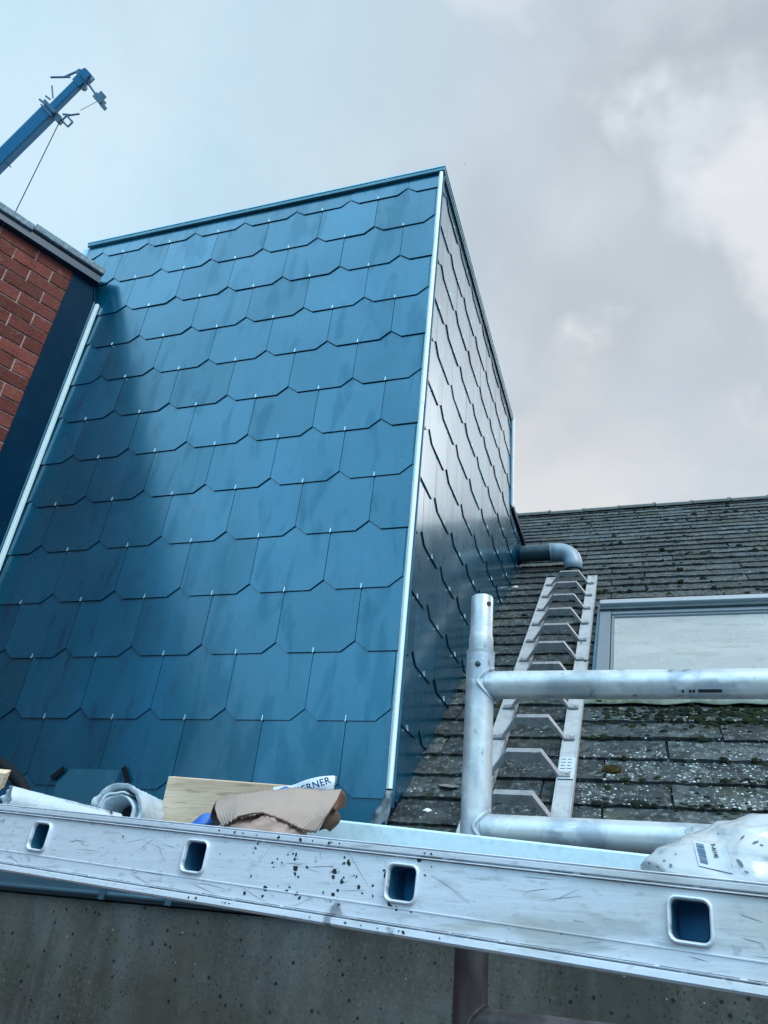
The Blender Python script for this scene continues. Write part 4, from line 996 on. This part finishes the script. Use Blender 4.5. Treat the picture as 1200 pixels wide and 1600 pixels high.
b.build('bracket', M['crane_grey'], cr)
b = MB(); hb = C0 - cdv * .75 - side_ * 1.35
b.obox(hb, cdv * .16, side_ * .26, dep_ * .2); b.obox(hb - cdv * .25 + side_ * .05, cdv * .12, side_ * .14, dep_ * .14); b.obox(hb - side_ * .4 + cdv * .1, cdv * .10, side_ * .12, dep_ * .15); b.tube([hb, C0 - cdv * .9 - side_ * .3], .06, 8); b.build('hook_block', M['crane_grey'], cr)
b = MB()
q = C0 + cdv * 1.05 - side_ * .75
for (a, c_) in (((.0, .0), (.35, .0)), ((.35, 0), (.35, -.45)), ((.35, -.45), (0, -.45)), ((0, -.45), (0, 0)), ((-.25, -.2), (.1, .2)), ((.35, 0), (.5, .35)), ((0, 0), (-.55, -.40))):
    b.tube([q + cdv * a[0] + side_ * a[1], q + cdv * c_[0] + side_ * c_[1]], .05, 8)
b.obox(C0 + cdv * 1.5 - side_ * .62, cdv * .16, side_ * .14, dep_ * .2); b.build('limit_switch_frame', M['crane_grey'], cr)
cp = C0 + cdv * 1.5 - side_ * .70
b = MB(); b.tube([cp, (cp.x, cp.y, GZ + 1)], .022, 6); b.build('hoist_cable', M['rubber'], cr)
b = MB(); b.tube([hb + cdv * .1, hb + cdv * 1.1 + side_ * .3], .015, 6); b.build('thin_line', M['crane_grey'], cr)
b = MB()
lg = C0 + cdv * 7.0 - dep_ * (.335 if (dep_).dot(CAM - C0) < 0 else -.335)
for k in range(4): b.obox(lg + cdv * (k * .22 - .35) + side_ * (.05 * (-1) ** k), cdv * .05, side_ * .16, dep_ * .004)
b.build('boom_emblem', M['crane_pale'], cr)

# ------------------------------------------------------------------ moss, lichen, litter on the roof
mo, li, gr_ = MB(), MB(), MB()
rr = random.Random(99)
def bump_(mb, c, r, hh, n=7):
    V = []; ph = rr.uniform(0, 6)
    X_ = Vector((1, 0, 0)); Y_ = Vector((0, RC, RS)); N_ = Vector((0, -RS, RC))
    for k, (f, z) in enumerate(((1.0, 0), (.85, .55), (.45, .9))):
        for i in range(n):
            a = ph + 2 * math.pi * i / n; q = r * f * rr.uniform(.7, 1.25)
            V.append(c + X_ * math.cos(a) * q + Y_ * math.sin(a) * q * .8 + N_ * hh * z * rr.uniform(.7, 1.3))
    V.append(c + N_ * hh)
    F = [(k*n+i, k*n+(i+1)%n, (k+1)*n+(i+1)%n, (k+1)*n+i) for k in range(2) for i in range(n)] + [(2*n+i, 2*n+(i+1)%n, 3*n) for i in range(n)]
    mb.add(V, F)
def open_(x, s): return not (WIN[0] - .02 < x < WIN[1] + .02 and WIN[2] - .03 < s < WIN[3] + .03) and (x > .20 or s > 3.6)
def tilelift(s): 
    f = ((s + .30) % TG) / TG; return .020 - .012 * f
def cluster(x, s): return noise.noise(Vector((x * 2.1, s * 2.1, 4)))
cnt = 0
while cnt < 2300:
    x = rr.uniform(.2, 3.4) if rr.random() < .8 else rr.uniform(.2, 8)
    k = rr.randint(0, ns - 1); s = -.30 + k * TG + (rr.gauss(.0, .012) if rr.random() < .7 else rr.uniform(0, TG))
    if not open_(x, s) or s > SR - .1: continue
    if s < 1.05 and x > .76: dens = .55 + cluster(x, s) * 1.2
    elif x < .76: dens = .12 + cluster(x, s) * .9
    else: dens = .34 + cluster(x, s) * 1.3
    if rr.random() > dens: cnt += .2; continue
    r = rr.choice((.006, .008, .010, .014, .020)) * (1.25 if s > 2.3 else 1); bump_(mo, roof(x, s, tilelift(s) - .004), r, r * rr.uniform(.5, .9)); cnt += 1
for i in range(1300):      # thick band of moss under the skylight apron
    x = rr.uniform(.83, 2.5); s = rr.gauss(.84, .05); r = rr.uniform(.006, .018)
    if rr.random() < .5 + (x - .8) * .9: bump_(mo, roof(x, s, tilelift(s) - .003), r, r * .8)
for i in range(1500):      # low cushions creeping over the lower tiles on the right
    x = rr.uniform(.78, 2.8); s = rr.uniform(-.25, .80)
    if cluster(x * 1.5 + 3, s * 1.5) < .02: continue
    k = round((s + .30) / TG); s = -.30 + k * TG + abs(rr.gauss(0, .02)) if rr.random() < .7 else s
    r = rr.uniform(.004, .013); bump_(mo, roof(x, s, tilelift(s) - .002), r, r * .6)
tag(mo.build('moss', M['moss'], None, True, 60), kind='stuff')
cnt = 0
while cnt < 9500:
    x = rr.uniform(.19, 2.6); s = rr.uniform(-.28, 1.0) if rr.random() < .86 else rr.uniform(1, 4.2)
    if not open_(x, s): continue
    d_ = (.85 if (x > .76 and s < .55) else .30 if (x > .76 and s < 1) else .05 if s < 1 else .10) * (1 + 2.6 * cluster(x * 1.7, s * 1.7))
    if rr.random() > d_: cnt += .12; continue
    r = rr.choice((.0013, .0018, .0025, .0025, .0035, .005)) ; bump_(li, roof(x, s, tilelift(s) - .0005), r * (1 if s < 1 else 1.6), r * .5, 5); cnt += 1
tag(li.build('lichen_flakes', M['lichen']), kind='stuff')
for i in range(1500):
    x = rr.uniform(.19, 2.2); s = rr.uniform(-.28, 2.6)
    if not open_(x, s): continue
    r = rr.uniform(.0012, .004); bump_(gr_, roof(x, s, tilelift(s) - .001), r, r * .9, 5)
tag(gr_.build('roof_grit', M['litter']), kind='stuff')
# two bigger moss cushions
def cushion(x, s, r, label):
    b = MB(); c = roof(x, s, tilelift(s) - .002)
    bump_(b, c, r, r * .55, 12)
    for i in range(900):
        a = rr.uniform(0, 6.28); q = r * math.sqrt(rr.random()) * 1.1; h = math.sqrt(max(0, 1 - (q / r / 1.12) ** 2)) * r * .6
        p = c + Vector((math.cos(a) * q, 0, 0)) + Vector((0, RC, RS)) * math.sin(a) * q * .85 + Vector((0, -RS, RC)) * h
        d = Vector((rr.uniform(-1, 1), rr.uniform(-1, 1), rr.uniform(0, 1.6))).normalized() * rr.uniform(.002, .005); e = d.orthogonal().normalized() * .0011
        b.face([p - e, p + e, p + d])
    o = b.build('moss_cushion', M['moss_brown']); tag(o, label, 'moss', 'moss cushions on the tiles')
cushion(.865, .385, .030, 'round brown green moss cushion beside the right stile of the roof ladder')
cushion(1.46, .72, .036, 'brown moss cushion in the mossy band under the skylight')
# stray bits
b = MB(); c = roof(.335, .22, .022)
L1 = [c + Vector((-.042, .01, .012)), c + Vector((-.02, -.012, .004)), c + Vector((.018, -.016, .0)), c + Vector((.040, .004, .008)), c + Vector((.012, .022, .016)), c + Vector((-.02, .02, .018))]
ctr = c + Vector((0, 0, -.002))
for i in range(6): b.face([L1[i], L1[(i + 1) % 6], ctr])
o = b.build('dry_leaf', M['leaf']); tag(o, 'curled grey dry leaf on the tiles beside the dormer foot', 'leaf')
def chip(x, s, r, label):
    b = MB(); bump_(b, roof(x, s, .018), r, r * .35, 8); o = b.build('mortar_chip', mat('white_mortar_chip', (.70,.74,.73), rough=.9)); tag(o, label, 'chip', 'white chips on the roof')
chip(.292, .085, .013, 'white chip on the tiles just left of the dry leaf'); chip(.545, .18, .014, 'white chip lying between the stiles of the roof ladder'); chip(.225, 2.85, .022, 'white flake on the roof right below the drain pipe')

# low neighbouring roofs opposite, behind the viewer
hb_ = empty('terrace_house', (1, -22, GZ), 'plain house across the yard with a dark pitched roof', 'house')
b = MB(); b.box((-9, -27, GZ), (12, -18, -2.6)); b.build('wall', M['brick'], hb_)
b = MB(); b.prism([(-9.3, -17.6, -2.6), (-9.3, -27.4, -2.6), (-9.3, -22.5, .9)], (21.6, 0, 0)); b.build('roof', M['ridge'], hb_)
